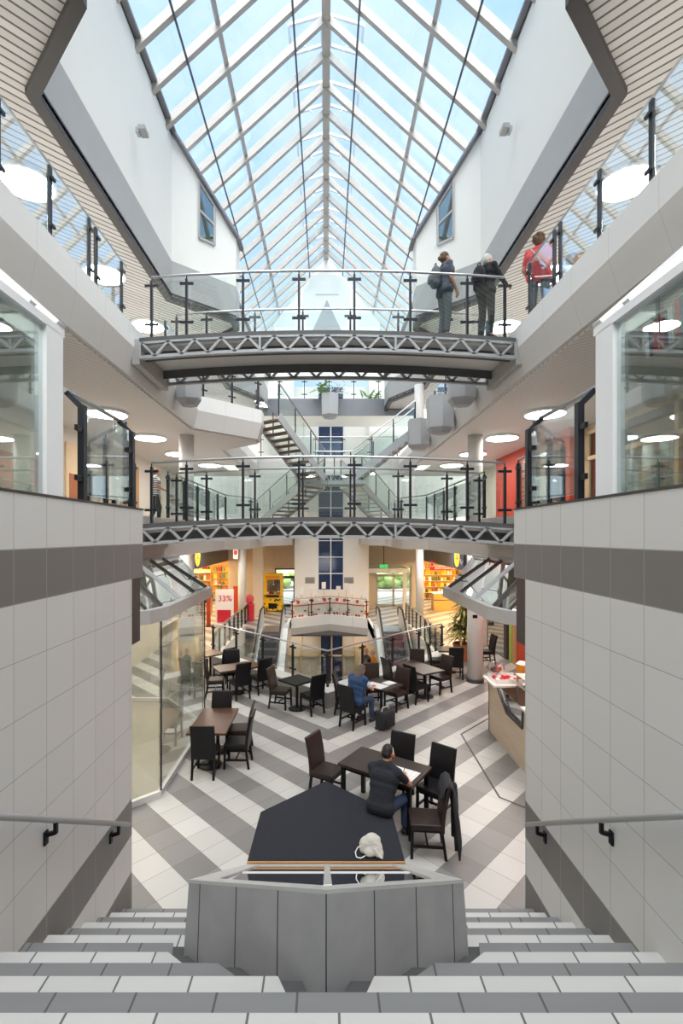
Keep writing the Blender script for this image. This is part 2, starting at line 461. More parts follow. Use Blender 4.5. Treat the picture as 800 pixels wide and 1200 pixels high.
# ---- tiled walls beside the stairs
def notch(x0, x1, yend):
    m = MB(); m.box(x0,x1,-3,yend,-.2,3.89); m.box(x0,x1,-3,yend+.34,3.89,4.72); return m
struct('wall_left', notch(XL-.3, XL, 5.72), 'wall_tiles')
struct('wall_right', notch(XR, XR+.3, 5.68), 'wall_tiles')
struct('trim_1', MB().box(XL-.3,XL-.01,5.722,6.0,3.1,3.888), 'dark_trim')
struct('trim_2', MB().box(XR+.01,XR+.3,5.682,5.97,3.1,3.888), 'dark_trim')
for nm, x0, x1, e in (('trim_3', XL-.31, XL+.006, 6.07), ('trim_4', XR-.006, XR+.31, 6.03)):
    struct(nm, MB().box(x0,x1,-3,e,4.722,4.742), 'dark_trim')
struct('wall_back', MB().box(-9,9,-3.3,-3.02,0,11), 'white_paint')
# ---- upper floor slabs
def mir(pts): return [(-x, y) for x, y in reversed(pts)]
S1 = [(-2.62,-3),(-2.62,6.0),(-XF,7.3),(-XF,17.3),(-2.95,18.6),(-2.95,24.2),(-1.9,26.2),(-1.9,29.9),(-9,29.9),(-9,-3)]
for nm, pts in (('left', S1), ('right', mir(S1))):
    plate('floor_'+nm+'_upper', [(x + (-.06 if nm == 'left' else .06) if abs(x) < 8.9 else x, y) for x, y in pts], [], 4.45, Z1, 'fascia_stone')
    e = pts[1:8] if nm == 'left' else list(reversed(pts))[1:8]
    m = MB()
    if nm == 'left': m.wallpath(e, 3.9, 4.80, .16)
    else: m.wallpath(list(reversed(e)), 3.9, 4.80, .16)
    struct('trim_fascia_'+nm, m, 'fascia_stone')
    s_ = -1 if nm == 'left' else 1
    struct('ceiling_'+nm+'_lower', MB().prism([(x + s_*.18 if abs(x) < 8.9 else x, y) for x, y in pts], 4.02, 4.06), 'beige_paint')
# level two galleries: two-faced white fascia, slatted soffit under it
S2L = [(-XF,-3),(-XF,13.75),(-2.05,15.35),(-2.05,15.9),(-3.5,17.2),(-3.5,24.5),(-9,24.5),(-9,-3)]
S2R = [(XF,-3),(XF,24.5),(9,24.5),(9,-3)]
for nm, pts in (('left', S2L), ('right', S2R)):
    plate('floor_'+nm+'_gallery', [(x + (-.06 if nm == 'left' else .06) if abs(x) < 8.9 else x, y) for x, y in pts], [], 7.95, Z2, 'fascia_white')
    s_ = -1 if nm == 'left' else 1
    e = pts[:6] if nm == 'left' else pts[:2]
    m = MB()
    lo = [(x + s_*.13, y) for x, y in e]
    def facet(ea, za, eb, zb, m):
        for i in range(len(ea)-1):
            a, b, c, d = ea[i], ea[i+1], eb[i+1], eb[i]
            m.slab([(a[0],a[1],za),(b[0],b[1],za),(c[0],c[1],zb),(d[0],d[1],zb)], (s_*.12, -.02, 0))
    m1 = MB(); facet(e, 8.40, e, 7.98, m1)
    struct('trim_parapet_'+nm, m1, 'fascia_white')
    m2 = MB(); facet(e, 7.98, lo, 7.47, m2)
    struct('trim_lower_parapet_'+nm, m2, 'fascia_grey')
    q = [(x + s_*.2 if abs(x) < 8.9 else x, y) for x, y in pts]
    struct('ceiling_'+nm+'_middle', MB().prism(q, 7.43, 7.47), 'slats_low')
# white soffit rim strip along the parapet
# ---- top soffit with an angular opening, then the upper walls
ZS = 10.83
OPL = [(-2.87,-3),(-2.87,5.8),(-4.15,7.0),(-4.15,12.97),(-2.67,14.3),(-2.67,14.9),(-4.15,16.3),(-4.15,20.8),(-2.95,22.9),(-2.95,24.5)]
for s_, nm in ((1,'left'), (-1,'right')):
    op = [(s_*x, y) for x, y in OPL]
    plate('ceiling_'+nm, op + [(s_*-9,24.5),(s_*-9,-3)], [], ZS, ZS+.06, 'slats')
    t = lambda k: k*(1 if s_ > 0 else -1)
    # dark shadow trim under the edge, grey band, white wall
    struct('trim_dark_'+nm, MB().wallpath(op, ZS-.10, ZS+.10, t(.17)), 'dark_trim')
    struct('trim_band_'+nm, MB().wallpath([(x + s_*.0, y) for x, y in op], ZS+.101, 11.79, t(.09)), 'grey_band')
    tops = [15.2,15.2,15.2,15.2,13.2,13.2,15.2,15.2,12.3,12.3]
    struct('wall_'+nm+'_upper', MB().wallpath(op, 11.791, tops, t(.09)), 'white_paint')
    cop = MB()
    for i in range(2, len(op)-1):
        a, b = op[i], op[i+1]
        cop.bar((a[0],a[1],tops[i]+.04),(b[0],b[1],tops[i+1]+.04), .26, .07)
    struct('trim_coping_'+nm, cop, 'grey_fascia')
    # lower part of the upper wall between soffit level and gallery ceiling, backs of the galleries
    struct('wall_'+nm+'_gallery', MB().box(min(s_*-7.6,s_*-7.4),max(s_*-7.6,s_*-7.4),-3,24.5,Z2,ZS), 'white_paint')
    # window in the slanted wall
    a, b = Vector((op[3][0],op[3][1],0)), Vector((op[4][0],op[4][1],0)); d = (b-a).normalized(); nr = Vector((s_*.55, -.83, 0)).normalized()
    w = sthing('window_1' if s_ > 0 else 'window_2', (0,0,0))
    k0, k1 = (.80, 1.28); z0, z1 = 12.72, 14.28
    zt = lambda k: 15.2 - 2.0*k/(b-a).length - .10
    P = lambda k, z, o=0.: tuple(a + d*k + Vector((0,0,z)) + nr*o)
    f = MB()
    top0, top1 = min(z1, zt(k0)), min(z1, zt(k1))
    for p, q in ((P(k0,z0,.02),P(k1,z0,.02)),(P(k0,z0,.02),P(k0,top0,.02)),(P(k1,z0,.02),P(k1,top1,.02)),(P(k0,top0,.02),P(k1,top1,.02)),(P(k0,(z0+top0)/2,.02),P(k1,(z0+top1)/2,.02))):
        f.bar(p, q, .05, .07)
    fo = f.build('window_frame', 'grey_band', w)
    MB().slab([P(k0,z0,.01),P(k1,z0,.01),P(k1,top1,.01),P(k0,top0,.01)], nr*.012).build('window_pane', 'window_glass', w)
# walls around the middle and ground storeys
struct('wall_left_middle', MB().box(-7.4,-7.2,-3,24.5,Z1,7.43), 'beige_paint')
struct('wall_right_middle', MB().box(7.2,7.4,-3,24.5,Z1,7.43), 'beige_paint')
struct('wall_left_ground', MB().box(-6.72,-6.5,5.0,19.5,0,4.02), 'beige_paint')
struct('wall_right_ground', MB().box(6.5,6.72,5.0,19.5,0,4.02), 'red_wall')
struct('wall_left_end', MB().box(-6.5,-2.62,4.85,5.0,0,4.02), 'white_paint')
struct('wall_right_end', MB().box(2.66,6.5,4.85,5.0,0,4.02), 'white_paint')
struct('wall_right_red', MB().box(6.75,6.9,13.4,19.2,Z1,7.43), 'red_wall')
# level one far parts
plate('floor_far_upper', [(-1.9,26.2),(-1.65,26.2),(-1.65,29.9),(-1.9,29.9)], [], 4.45, Z1, 'fascia_stone')
# far end of the hall: tower with dark glazing, side walls with doors
TY = 27.9
tl, tr, gl, gr = PX(345,TY), PX(432,TY), PX(372,TY), PX(403,TY)
struct('wall_tower', MB().box(tl,gl,TY,TY+.5,0,13).box(gr,tr,TY,TY+.5,0,13).box(gl,gr,TY,TY+.5,0,PZ(692,TY)).box(gl,gr,TY+.2,TY+.5,PZ(692,TY),13), 'white_paint')
wt = sthing('window_3')
wz0 = PZ(692,TY)
MB().box(gl,gr,TY+.06,TY+.10,wz0,13).build('window_pane', 'blue_glass', wt)
m = MB()
gm = (gl+gr)/2
for x in (gl+.03, gm, gr-.03): m.box(x-.03,x+.03,TY+.02,TY+.06,wz0,13)
z = wz0 + .03
while z < 13: m.box(gl,gr,TY+.025,TY+.055,z-.025,z+.025); z += .95
m.build('window_frame', 'white_frame', wt)
EY = 30.0
struct('wall_end_left', MB().box(-6.08,PX(322,EY),EY,EY+.25,0,4.45).box(PX(346,EY),tl,EY,EY+.25,0,4.45).box(PX(322,EY),PX(346,EY),EY,EY+.25,PZ(666,EY),4.45), 'fascia_stone')
struct('wall_end_right', MB().box(tr,PX(440,EY),EY,EY+.25,0,4.45).box(PX(482,EY),6.08,EY,EY+.25,0,4.45).box(PX(440,EY),PX(482,EY),EY,EY+.25,PZ(664,EY),4.45), 'fascia_stone')
struct('wall_end_middle', MB().box(-9,tl,EY,EY+.25,4.45,11).box(tr,9,EY,EY+.25,4.45,11), 'white_paint')
struct('wall_end_upper', MB().box(-9,tl,27.5,27.75,8.0,14.6).box(tr,9,27.5,27.75,8.0,14.6), 'white_paint')
struct('wall_tower_left', MB().box(tl,tl+.2,TY+.5,EY,0,13), 'white_paint')
struct('wall_tower_right', MB().box(tr-.2,tr,TY+.5,EY,0,13), 'white_paint')
struct('floor_far_gallery', MB().box(-9,9,24.52,27.5,7.95,Z2), 'fascia_white')
struct('trim_far_gallery', MB().box(-3.4,3.9,24.44,24.52,7.47,8.42), 'fascia_grey')
# top walkway across the far end with its grey parapet
struct('floor_top_walkway', MB().box(-4.3,4.6,24.55,27.2,10.55,10.75), 'white_paint')
struct('trim_top_walkway', MB().box(-4.3,4.6,24.45,24.55,10.5,11.35), 'grey_fascia')
# pointed white gable under the ridge
GY = 25.2
g = MB(); ap = PX(383,GY)
out = [(ap-2.75,12.6),(ap+2.75,12.6),(ap+2.75,15.5),(ap,19.0),(ap-2.75,15.5)]
g.slab([(x,GY,z) for x, z in out], (0,.25,0))
struct('wall_gable', g, 'white_paint')
struct('trim_gable_panel', MB().slab([(ap-.85,GY-.03,14.9),(ap+.85,GY-.03,14.9),(ap,GY-.03,16.7)], (0,.02,0)), 'grey_band')
struct('trim_gable_light', MB().box(ap-.6,ap+.6,GY-.03,GY-.01,17.0,17.5), 'card_white')
# outside ground and hedge seen through the doors
struct('ground_outside', MB().box(-14,14,30.26,60,-.3,-.02), 'paving')
# doors
def door(nm, x0, x1, ztop, nleaf, mat):
    d = sthing(nm)
    f = MB(); f.box(x0,x0+.07,EY+.05,EY+.15,0,ztop).box(x1-.07,x1,EY+.05,EY+.15,0,ztop).box(x0,x1,EY+.05,EY+.15,ztop-.1,ztop)
    f.box(x0,x1,EY+.07,EY+.13,ztop-.55,ztop-.48)
    f.build('door_frame', mat, d)
    for i in range(nleaf):
        a = x0+.07+(x1-x0-.14)*i/nleaf; b = x0+.07+(x1-x0-.14)*(i+1)/nleaf
        m = MB(); zt = ztop-.55
        m.box(a,a+.06,EY+.08,EY+.13,0,zt).box(b-.06,b,EY+.08,EY+.13,0,zt).box(a,b,EY+.08,EY+.13,0,.14).box(a,b,EY+.08,EY+.13,zt-.08,zt).box(a,b,EY+.08,EY+.13,.95,1.0)
        lf = m.build('door_leaf', mat, d)
        MB().box(a+.06,b-.06,EY+.10,EY+.112,.14,zt-.08).build('door_pane', 'rail_glass', lf)
door('door_1', PX(322,EY), PX(346,EY), PZ(666,EY), 1, 'dark_metal')
door('door_2', PX(440,EY), PX(482,EY), PZ(664,EY), 2, 'steel_paint')
# ---- skylight
RZ, RS = 19.03, .923          # ridge height and fall per metre
def rz(x): return RZ - RS*abs(x)
sk = thing('skylight', 'pitched glass skylight with pale grey rafters meeting at a central ridge', 'skylight', (0,0,15))
Y0, Y1 = -2.5, 29.1
for s_ in (-1, 1):
    a = [(0,Y0,RZ+.04),(0,Y1,RZ+.04),(s_*4.35,Y1,rz(4.35)+.04),(s_*4.35,Y0,rz(4.35)+.04)]
    MB().slab(a, (0,0,.014)).build('glazing', 'roof_glass', sk)
    for x, w, mt in ((2.58,.10,'rafter'),):
        MB().bar((s_*x,Y0,rz(x)-.03),(s_*x,Y1,rz(x)-.03), w, .07, (s_*.68,0,.73)).build('purlin', mt, sk)
    for x in (3.31, .86):
        MB().tube((s_*x,Y0,rz(x)-.24),(s_*x,Y1,rz(x)-.24), .028, 8).build('guide_rod', 'rod_grey', sk)
    MB().box(min(s_*4.15,s_*4.40),max(s_*4.15,s_*4.40),Y0,Y1,15.14,15.3).build('eaves_beam', 'dark_trim', sk)
    y = 13.57 - 1.005*16
    while y < Y1:
        MB().bar((0,y,RZ-.08),(s_*4.3,y,rz(4.3)-.08), .13, .20, (0,0,1)).build('rafter', 'rafter', sk)
        y += 1.005
MB().bar((0,Y0,RZ-.10),(0,Y1,RZ-.10), .24, .24).build('ridge_beam', 'rafter', sk)
k = 0
y = 13.57
while y < 24:
    for s_ in (-1, 1):     # smoke vents standing open on the ridge, hinged panes with white frames
        v = MB(); u0, u1 = .12, 1.05
        lift = lambda u: rz(0) + .12 - .30*u
        c = [(s_*u0,y+.08,lift(u0)),(s_*u1,y+.08,lift(u1)),(s_*u1,y+.92,lift(u1)),(s_*u0,y+.92,lift(u0))]
        for i in range(4): v.bar(c[i], c[(i+1) % 4], .07, .08)
        vo = v.build('vent_flap', 'white_frame', sk)
        MB().slab(c, (0,0,.012)).build('vent_pane', 'roof_glass', vo)
        MB().tube((s_*.5,y+.5,rz(.5)-.05),(s_*.75,y+.6,lift(.75)), .018, 6).build('vent_strut', 'steel', vo)
    y += 2.01
# ================================================================ bridges, railings, lamps, canopies
def post(mb, x, y, z, h, up, lean=None):
    """dark slotted post with clamp arms"""
    mb.box(x-.035,x+.035,y-.02,y+.02,z,z+h)
def glass_rail(name, label, pts, z, h=1.05, spacing=1.2, inset=.0, handrail=True, low=True, group=None, zf=None, postmat='dark_metal', z_lift=.0, phase=None):
    """post-and-glass railing along a polyline, pts in plan, zf(x,y) optional floor height"""
    zf = zf or (lambda x, y: z)
    p0 = pts[0]; t = thing(name, label, 'railing', (p0[0], p0[1], zf(*p0)), 0, group)
    hp = []
    for i in range(len(pts)-1):
        a, b = Vector(pts[i]), Vector(pts[i+1]); L = (b-a).length; d = (b-a)/L
        n = max(1, round(L/spacing)); ks = [L*k/n for k in range(n+1)]
        for j, k in enumerate(ks):
            q = a + d*k; zz = zf(q.x, q.y)
            hp.append((q.x, q.y, zz+h))
            if j == 0 and i > 0: continue
            m = MB(); nn = Vector((-d.y, d.x))
            m.bar((q.x,q.y,zz+z_lift),(q.x,q.y,zz+h*.93),.065,.04,(d.x,d.y,0))
            for hz in (.22, .86):
                m.bar((q.x-d.x*.13,q.y-d.y*.13,zz+h*hz),(q.x+d.x*.13,q.y+d.y*.13,zz+h*hz),.03,.045)
            m.tube((q.x,q.y,zz+h*.9),(q.x,q.y,zz+h),.012,6)
            m.build('post', postmat, t)
        for j in range(n):
            q0, q1 = a + d*(ks[j]+.08), a + d*(ks[j+1]-.08)
            if (q1-q0).length < .1: continue
            c = [(q0.x,q0.y,zf(*q0)+.10),(q1.x,q1.y,zf(*q1)+.10),(q1.x,q1.y,zf(*q1)+h*.92),(q0.x,q0.y,zf(*q0)+h*.92)]
            MB().slab(c, (-d.y*.012, d.x*.012, 0)).build('glass_panel', 'rail_glass', t)
    if handrail:
        MB().path(hp, .024, 8).build('handrail', 'steel', t)
    return t
def bridge(name, label, zend, rise, raillabels, gr):
    BY, BW = 9.2, 1.68; xl, xr = -3.56, 3.62; xc = (xl+xr)/2; hw = (xr-xl)/2
    zt = lambda x: zend + rise*(1-((x-xc)/hw)**2)
    t = thing(name, label, 'bridge', (xc, BY+BW/2, zend-.4), 0, None)
    S = 24; xs = [xl+(xr-xl)*i/S for i in range(S+1)]
    def arc(z0, z1, y0, y1):
        m = MB()
        for i in range(S):
            a, b = xs[i], xs[i+1]
            m.add([(a,y0,zt(a)+z0),(b,y0,zt(b)+z0),(b,y1,zt(b)+z0),(a,y1,zt(a)+z0),(a,y0,zt(a)+z1),(b,y0,zt(b)+z1),(b,y1,zt(b)+z1),(a,y1,zt(a)+z1)],
                  [(0,3,2,1),(4,5,6,7),(0,1,5,4),(2,3,7,6)] + ([(3,0,4,7)] if i == 0 else []) + ([(1,2,6,5)] if i == S-1 else []))
        bm = m; return bm
    arc(-.10, 0, BY, BY+BW).build('deck', 'deck_grey', t)
    arc(-.17, -.10, BY+.06, BY+BW-.06).build('soffit_panel', 'soffit_grey', t)
    for k, y in enumerate((BY+.01, BY+BW-.05)):
        tr = arc(-.125, -.085, y-.03, y+.04).build('truss', 'steel_paint', t)
        arc(-.405, -.345, y-.03, y+.06).build('lower_chord', 'steel_paint', tr)
        d = MB(); n = 14; st = (xr-xl-.1)/n
        for i in range(n):
            a = xl+.05+i*st; b = a+st/2; c = a+st
            d.bar((a,y,zt(a)-.10),(b,y,zt(b)-.37),.045,.06,(0,1,0)); d.bar((b,y,zt(b)-.37),(c,y,zt(c)-.10),.045,.06,(0,1,0))
        d.build('lattice', 'steel_paint', tr)
        for x in (xl+.02, xl+2.3, xr-2.3, xr-.02): MB().box(x-.02,x+.02,y-.035,y+.04,zt(x)-.37,zt(x)-.1).build('strut', 'steel_paint', tr)
        web = arc(-.345, -.125, BY+.30 if k == 0 else BY+BW-.34, BY+.32 if k == 0 else BY+BW-.32).build('web_plate', 'deck_grey', tr)
    for x in (xl-.06, xr+.06): MB().box(x-.07,x+.07,BY,BY+BW,zend-.50,zend-.02).build('end_beam', 'bridge_grey', t)
    fx = [xl+.22,-2.67,-1.59,-.52,.54,1.61,2.70,xr-.2]
    for k, (y, lb) in enumerate(((BY+.05, raillabels[0]), (BY+BW-.08, raillabels[1]))):
        glass_rail('glass_railing', lb, [(x, y) for x in fx], 0, 1.16, 1.6, zf=lambda x, yy: zt(x)+.002, group=None)
    return t
bridge('footbridge', 'upper arched grey footbridge with lattice girder, people standing on it', 8.17, .15,
       ('glass railing along the viewer side of the upper footbridge', 'glass railing along the far side of the upper footbridge'), None)
bridge('footbridge', 'lower arched grey footbridge with lattice girder, empty, above the dining hall', 4.62, .14,
       ('glass railing along the viewer side of the lower footbridge', 'glass railing along the far side of the lower footbridge'), None)
# gallery railings on level two, set back on the parapets
def gallery_rail(label, s_, y0, y1, ys):
    x = s_*(XF+.06); t = thing('glass_railing', label, 'railing', (x, y0, 8.42))
    for y in ys:
        m = MB().box(x-.02,x+.02,y-.032,y+.032,8.40,9.36)
        for hz in (8.56, 9.2): m.bar((x-s_*.04,y-.06,hz),(x-s_*.04,y+.06,hz),.03,.04)
        m.build('post', 'dark_metal', t)
    yy = [y0] + ys + [y1]
    for a, b in zip(yy, yy[1:]):
        if b-a > .3: MB().box(x-.006,x+.006,a+.05,b-.05,8.46,9.36).build('glass_panel', 'rail_glass', t)
    MB().tube((x+s_*.03,y0,9.42),(x+s_*.03,y1,9.42),.024,8).build('handrail', 'steel', t)
    return t
gallery_rail('glass railing on the left upper gallery running to the footbridge', -1, 1.0, 9.0, [2.2,3.3,4.4,5.45,6.48,7.55,7.78,8.75])
gallery_rail('glass railing on the right upper gallery beside the woman in red', 1, 1.0, 9.0, [2.2,3.3,4.4,5.5,6.55,7.65,7.85,8.8])
gallery_rail('glass railing on the left upper gallery beyond the footbridge', -1, 11.1, 13.7, [11.15,12.4,13.6])
gallery_rail('glass railing on the right upper gallery beyond the footbridge', 1, 11.1, 16.6, [11.15,12.4,13.7,15.0,16.5])
glass_rail('glass_railing', 'glass railing on the white balcony at the head of the far stairs', [(-3.55,13.95),(-2.16,15.36)], 8.40, .98, 1.0)
glass_rail('glass_railing', 'glass railing along the top walkway at the far end', [(-3.6,24.5),(3.9,24.5)], 11.36, 1.0, 1.25)
glass_rail('glass_railing', 'glass railing across the far end of the upper gallery', [(-3.3,24.48),(3.6,24.48)], 8.42, 1.0, 1.4)
# level one gallery railings beyond the lower bridge
glass_rail('glass_railing', 'glass railing along the left middle gallery beyond the lower footbridge', [(-3.60,11.0),(-3.60,17.3),(-2.9,18.6),(-2.9,20.4)], Z1+.06, 1.05, 1.3)
glass_rail('glass_railing', 'glass railing along the right middle gallery beyond the lower footbridge', [(3.60,11.0),(3.60,17.3),(2.9,18.6),(2.9,20.4)], Z1+.06, 1.05, 1.3)
# railings on top of the tiled walls, beside the bay windows
def wall_rail(label, s_, x, ys):
    t = thing('glass_railing', label, 'railing', (x, ys[0], 4.742))
    for y in ys:
        m = MB().box(x-.03,x+.03,y-.035,y+.035,4.742,5.66)
        m.bar((x,y,5.64),(x+s_*.15,y,5.79),.05,.05,(0,1,0))
        m.build('post', 'dark_metal', t)
        for z in (4.95, 5.42): MB().bar((x,y-.02,z),(x+s_*-.02,y-.16,z),.03,.05).build('clamp', 'black_metal', t)
    for a, b in ((ys[0]+.06, ys[1]-.06),): MB().box(x-.006,x+.006,a,b,4.80,5.66).build('glass_panel', 'rail_glass', t)
    MB().tube((x+s_*.15,ys[0]-.05,5.80),(x+s_*.15,ys[1]+.03,5.80),.024,8).build('handrail', 'steel', t)
wall_rail('short glass railing with two black posts on the left tiled wall', -1, XL-.06, (4.68,5.86))
wall_rail('short glass railing with two black posts on the right tiled wall', 1, XR+.06, (4.58,5.72))
glass_rail('glass_railing', 'slanted glass railing behind the left tiled wall above the glass canopy', [(XL-.2,6.03),(-3.58,7.30),(-3.58,9.0)], Z1+.05, 1.02, 1.0)
glass_rail('glass_railing', 'slanted glass railing behind the right tiled wall above the kiosk canopy', [(XR+.24,6.0),(3.58,7.30),(3.58,9.0)], Z1+.05, 1.02, 1.0)
# ---- columns
def column(label, x, y, z0, z1, r):
    t = thing('column', label, 'column', (x,y,z0)); m = MB().lathe([(r,0),(r,z1-z0)], (x,y,z0), 28); m.build('shaft', 'column_grey', t, smooth=False)
    for p in t.children[0].data.polygons: p.use_smooth = len(p.vertices) == 4
    MB().lathe([(r+.03,0),(r+.03,.10),(r+.005,.12)], (x,y,z0), 28).build('base_ring', 'dark_trim', t)
    return t
cr = column('round grey column rising from the dining floor beside the dracaena', 4.50, 14.6, 0.0, 4.0, .23)
MB().box(4.36,4.50,14.365,14.38,1.95,2.05).build('notice_plate', 'black_metal', cr)
column('round grey column seen through the glass enclosure', -4.22, 14.6, 0.0, 4.0, .23)
column('round grey column on the left middle gallery', -4.22, 14.6, Z1, 7.43, .22)
column('round grey column on the right middle gallery', 4.50, 14.6, Z1, 7.43, .22)
column('slender round column in front of the yellow-lit shop', PX(491.5,24), 24.0, 0, 4.0, .19)
column('pale column in front of the orange-lit shop', PX(283.5,24.6), 24.6, 0, 4.0, .20)
struct('wall_pier', MB().box(PX(296,26.5),PX(307.5,26.5),26.5,27,0,4.02), 'beige_paint')
column('round grey column on the right upper gallery at the far end', 3.95, 20.5, Z2, 10.8, .2)
# ---- ceiling lights
lamp = thing('ceiling_light', '', 'ceiling light', (0,0,0))
m = MB().lathe([(.50,0),(.50,-.05),(.46,-.07),(.46,0)], (0,0,0), 36); m.build('rim', 'white_frame', lamp, local=True)
MB().lathe([(.455,-.02),(.455,-.075),(.30,-.085),(.0015,-.088)], (0,0,0), 36).build('diffuser', 'lamp_glow', lamp, local=True)
first = True
def put_lamp(x, y, z, label, group):
    global first
    o = lamp if first else dup(lamp); first = False
    o.location = (x, y, z); o['label'] = label; o['group'] = group
ordn = ['first','second','third','fourth','fifth']
for s_, nm in ((-1,'left'), (1,'right')):
    for y in (2.85, 5.8): put_lamp(s_*5.42, y, ZS-.002, 'round ceiling light over the %s upper gallery above the stairs' % nm, 'lights over the upper galleries')
    for i, y in enumerate((8.74,11.8,14.7)):
        put_lamp(s_*5.42, y, ZS-.002, 'round ceiling light over the %s upper gallery, %s one from the viewer' % (nm, ordn[i]), 'lights over the upper galleries')
    for i, y in enumerate((5.8,8.75,11.8,14.7,17.6)):
        if i > 1: put_lamp(s_*5.35, y, 7.428, 'round ceiling light over the %s middle gallery, %s one from the viewer' % (nm, ordn[i-2]), 'lights over the middle galleries')
put_lamp(5.3, 20.4, 7.428, 'round ceiling light deep in the right middle gallery by the red wall', 'lights over the middle galleries')
put_lamp(-4.9, 20.4, 7.428, 'round ceiling light deep in the left middle gallery behind the column', 'lights over the middle galleries')
put_lamp(-5.0, 17.6, ZS-.002, 'round ceiling light above the white balcony', 'lights over the upper galleries')
put_lamp(4.9, 17.6, ZS-.002, 'round ceiling light above the hanging planter boxes', 'lights over the upper galleries')
# ---- wall lights on the white upper walls
wl = thing('wall_light', 'small square wall light on the white wall left of the skylight', 'wall light', (-4.06,10.35,13.05))
MB().box(-4.059,-3.99,10.27,10.43,13.0,13.1).build('bracket', 'steel', wl)
MB().box(-3.99,-3.84,10.22,10.48,13.02,13.12).build('lamp_head', 'grey_band', wl, bevel=.01)
wl = thing('wall_light', 'small square wall light on the white wall right of the skylight', 'wall light', (4.06,10.6,13.3))
MB().box(3.99,4.059,10.52,10.68,13.25,13.35).build('bracket', 'steel', wl)
MB().box(3.84,3.99,10.47,10.73,13.27,13.37).build('lamp_head', 'grey_band', wl, bevel=.01)
# ---- glass canopies on the ground floor
def canopy(label, s_, x1, glassx=None):
    t = thing('glass_canopy', label, 'canopy', (s_*XF, 9.6, 3.2))
    X = lambda x: s_*x
    ev = [(XF,7.25),(x1+.12,7.72),(x1,8.12),(x1,11.15),(XF,12.1)]
    zt, ze = 3.90, 3.16
    tp = [(XF,7.6),(XF,7.9),(XF,8.5),(XF,10.7),(XF,12.0)]
    EV = [(X(a),b) for a, b in ev]; TP = [(X(a),b) for a, b in tp]
    for i in range(4):
        a, b, c, d = EV[i], EV[i+1], TP[i+1], TP[i]
        MB().slab([(a[0],a[1],ze+.04),(b[0],b[1],ze+.04),(c[0],c[1],zt),(d[0],d[1],zt)], (0,0,.012)).build('glass_pane', 'canopy_glass', t)
    m = MB(); m.wallpath(EV if s_ < 0 else EV, ze-.16, ze+.06, .12 if s_ > 0 else -.12); m.build('eaves', 'grey_band', t)
    b_ = [(EV[1],TP[1],'dark_trim'),(EV[2],TP[2],'dark_trim'),(EV[3],TP[3],'dark_trim')]
    for f_ in (.34,.67):
        b_.append(((EV[2][0],EV[2][1]+(EV[3][1]-EV[2][1])*f_),(TP[2][0],TP[2][1]+(TP[3][1]-TP[2][1])*f_),'steel_paint' if f_ < .5 else 'dark_trim'))
    for a, c, mt in b_: MB().bar((a[0],a[1],ze+.07),(c[0],c[1],zt+.03),.035,.04).build('glazing_bar', mt, t)
    MB().path([(x_,y_,zt+.02) for x_, y_ in TP], .04, 6).build('ridge_bar', 'steel_paint', t)
    return t
canopy('sloping glass canopy above the glazed enclosure', -1, 2.76)
canopy('sloping glass canopy above the wooden kiosk counter', 1, 2.82)
# glazed enclosure under the canopy
ge = thing('glass_enclosure', 'frameless glass enclosure with a beige stone floor beside the dark wooden table', 'glass enclosure', (-2.78,9.6,0))
poly = [(-3.35,7.60),(-2.78,8.14),(-2.78,11.12),(-3.3,11.82),(-4.2,12.88),(-6.45,12.88)]
m = MB(); m.wallpath(poly, 0.0, .10, .07); m.build('base_rail', 'steel_light', ge)
segs = [(0,0,1,1),(1,0,1,.36),(1,.36,1,.72),(1,.72,1,1)]
edge = lambda k, u: Vector(poly[k]).lerp(Vector(poly[k+1]), u)
for k, u0, u1 in ((0,0,1),(1,0,.34),(1,.34,.67),(1,.67,1),(2,0,1),(3,0,.5),(3,.5,1),(4,0,.5),(4,.5,1)):
    a, b = edge(k,u0), edge(k,u1); d = (b-a).normalized(); a = a + d*.01; b = b - d*.01; n_ = Vector((-d.y,d.x))*.012; o_ = Vector((-d.y,d.x))*.03
    a += o_; b += o_
    MB().slab([(a.x,a.y,.10),(b.x,b.y,.10),(b.x,b.y,3.02 if k < 3 else 2.7),(a.x,a.y,3.02 if k < 3 else 2.7)], (n_.x,n_.y,0)).build('glass_panel', 'wall_glass', ge)
for x, y in ((-2.79,8.17),(-2.79,11.1)): MB().box(x-.012,x+.012,y-.012,y+.012,.1,3.0).build('corner_joint', 'dark_metal', ge)
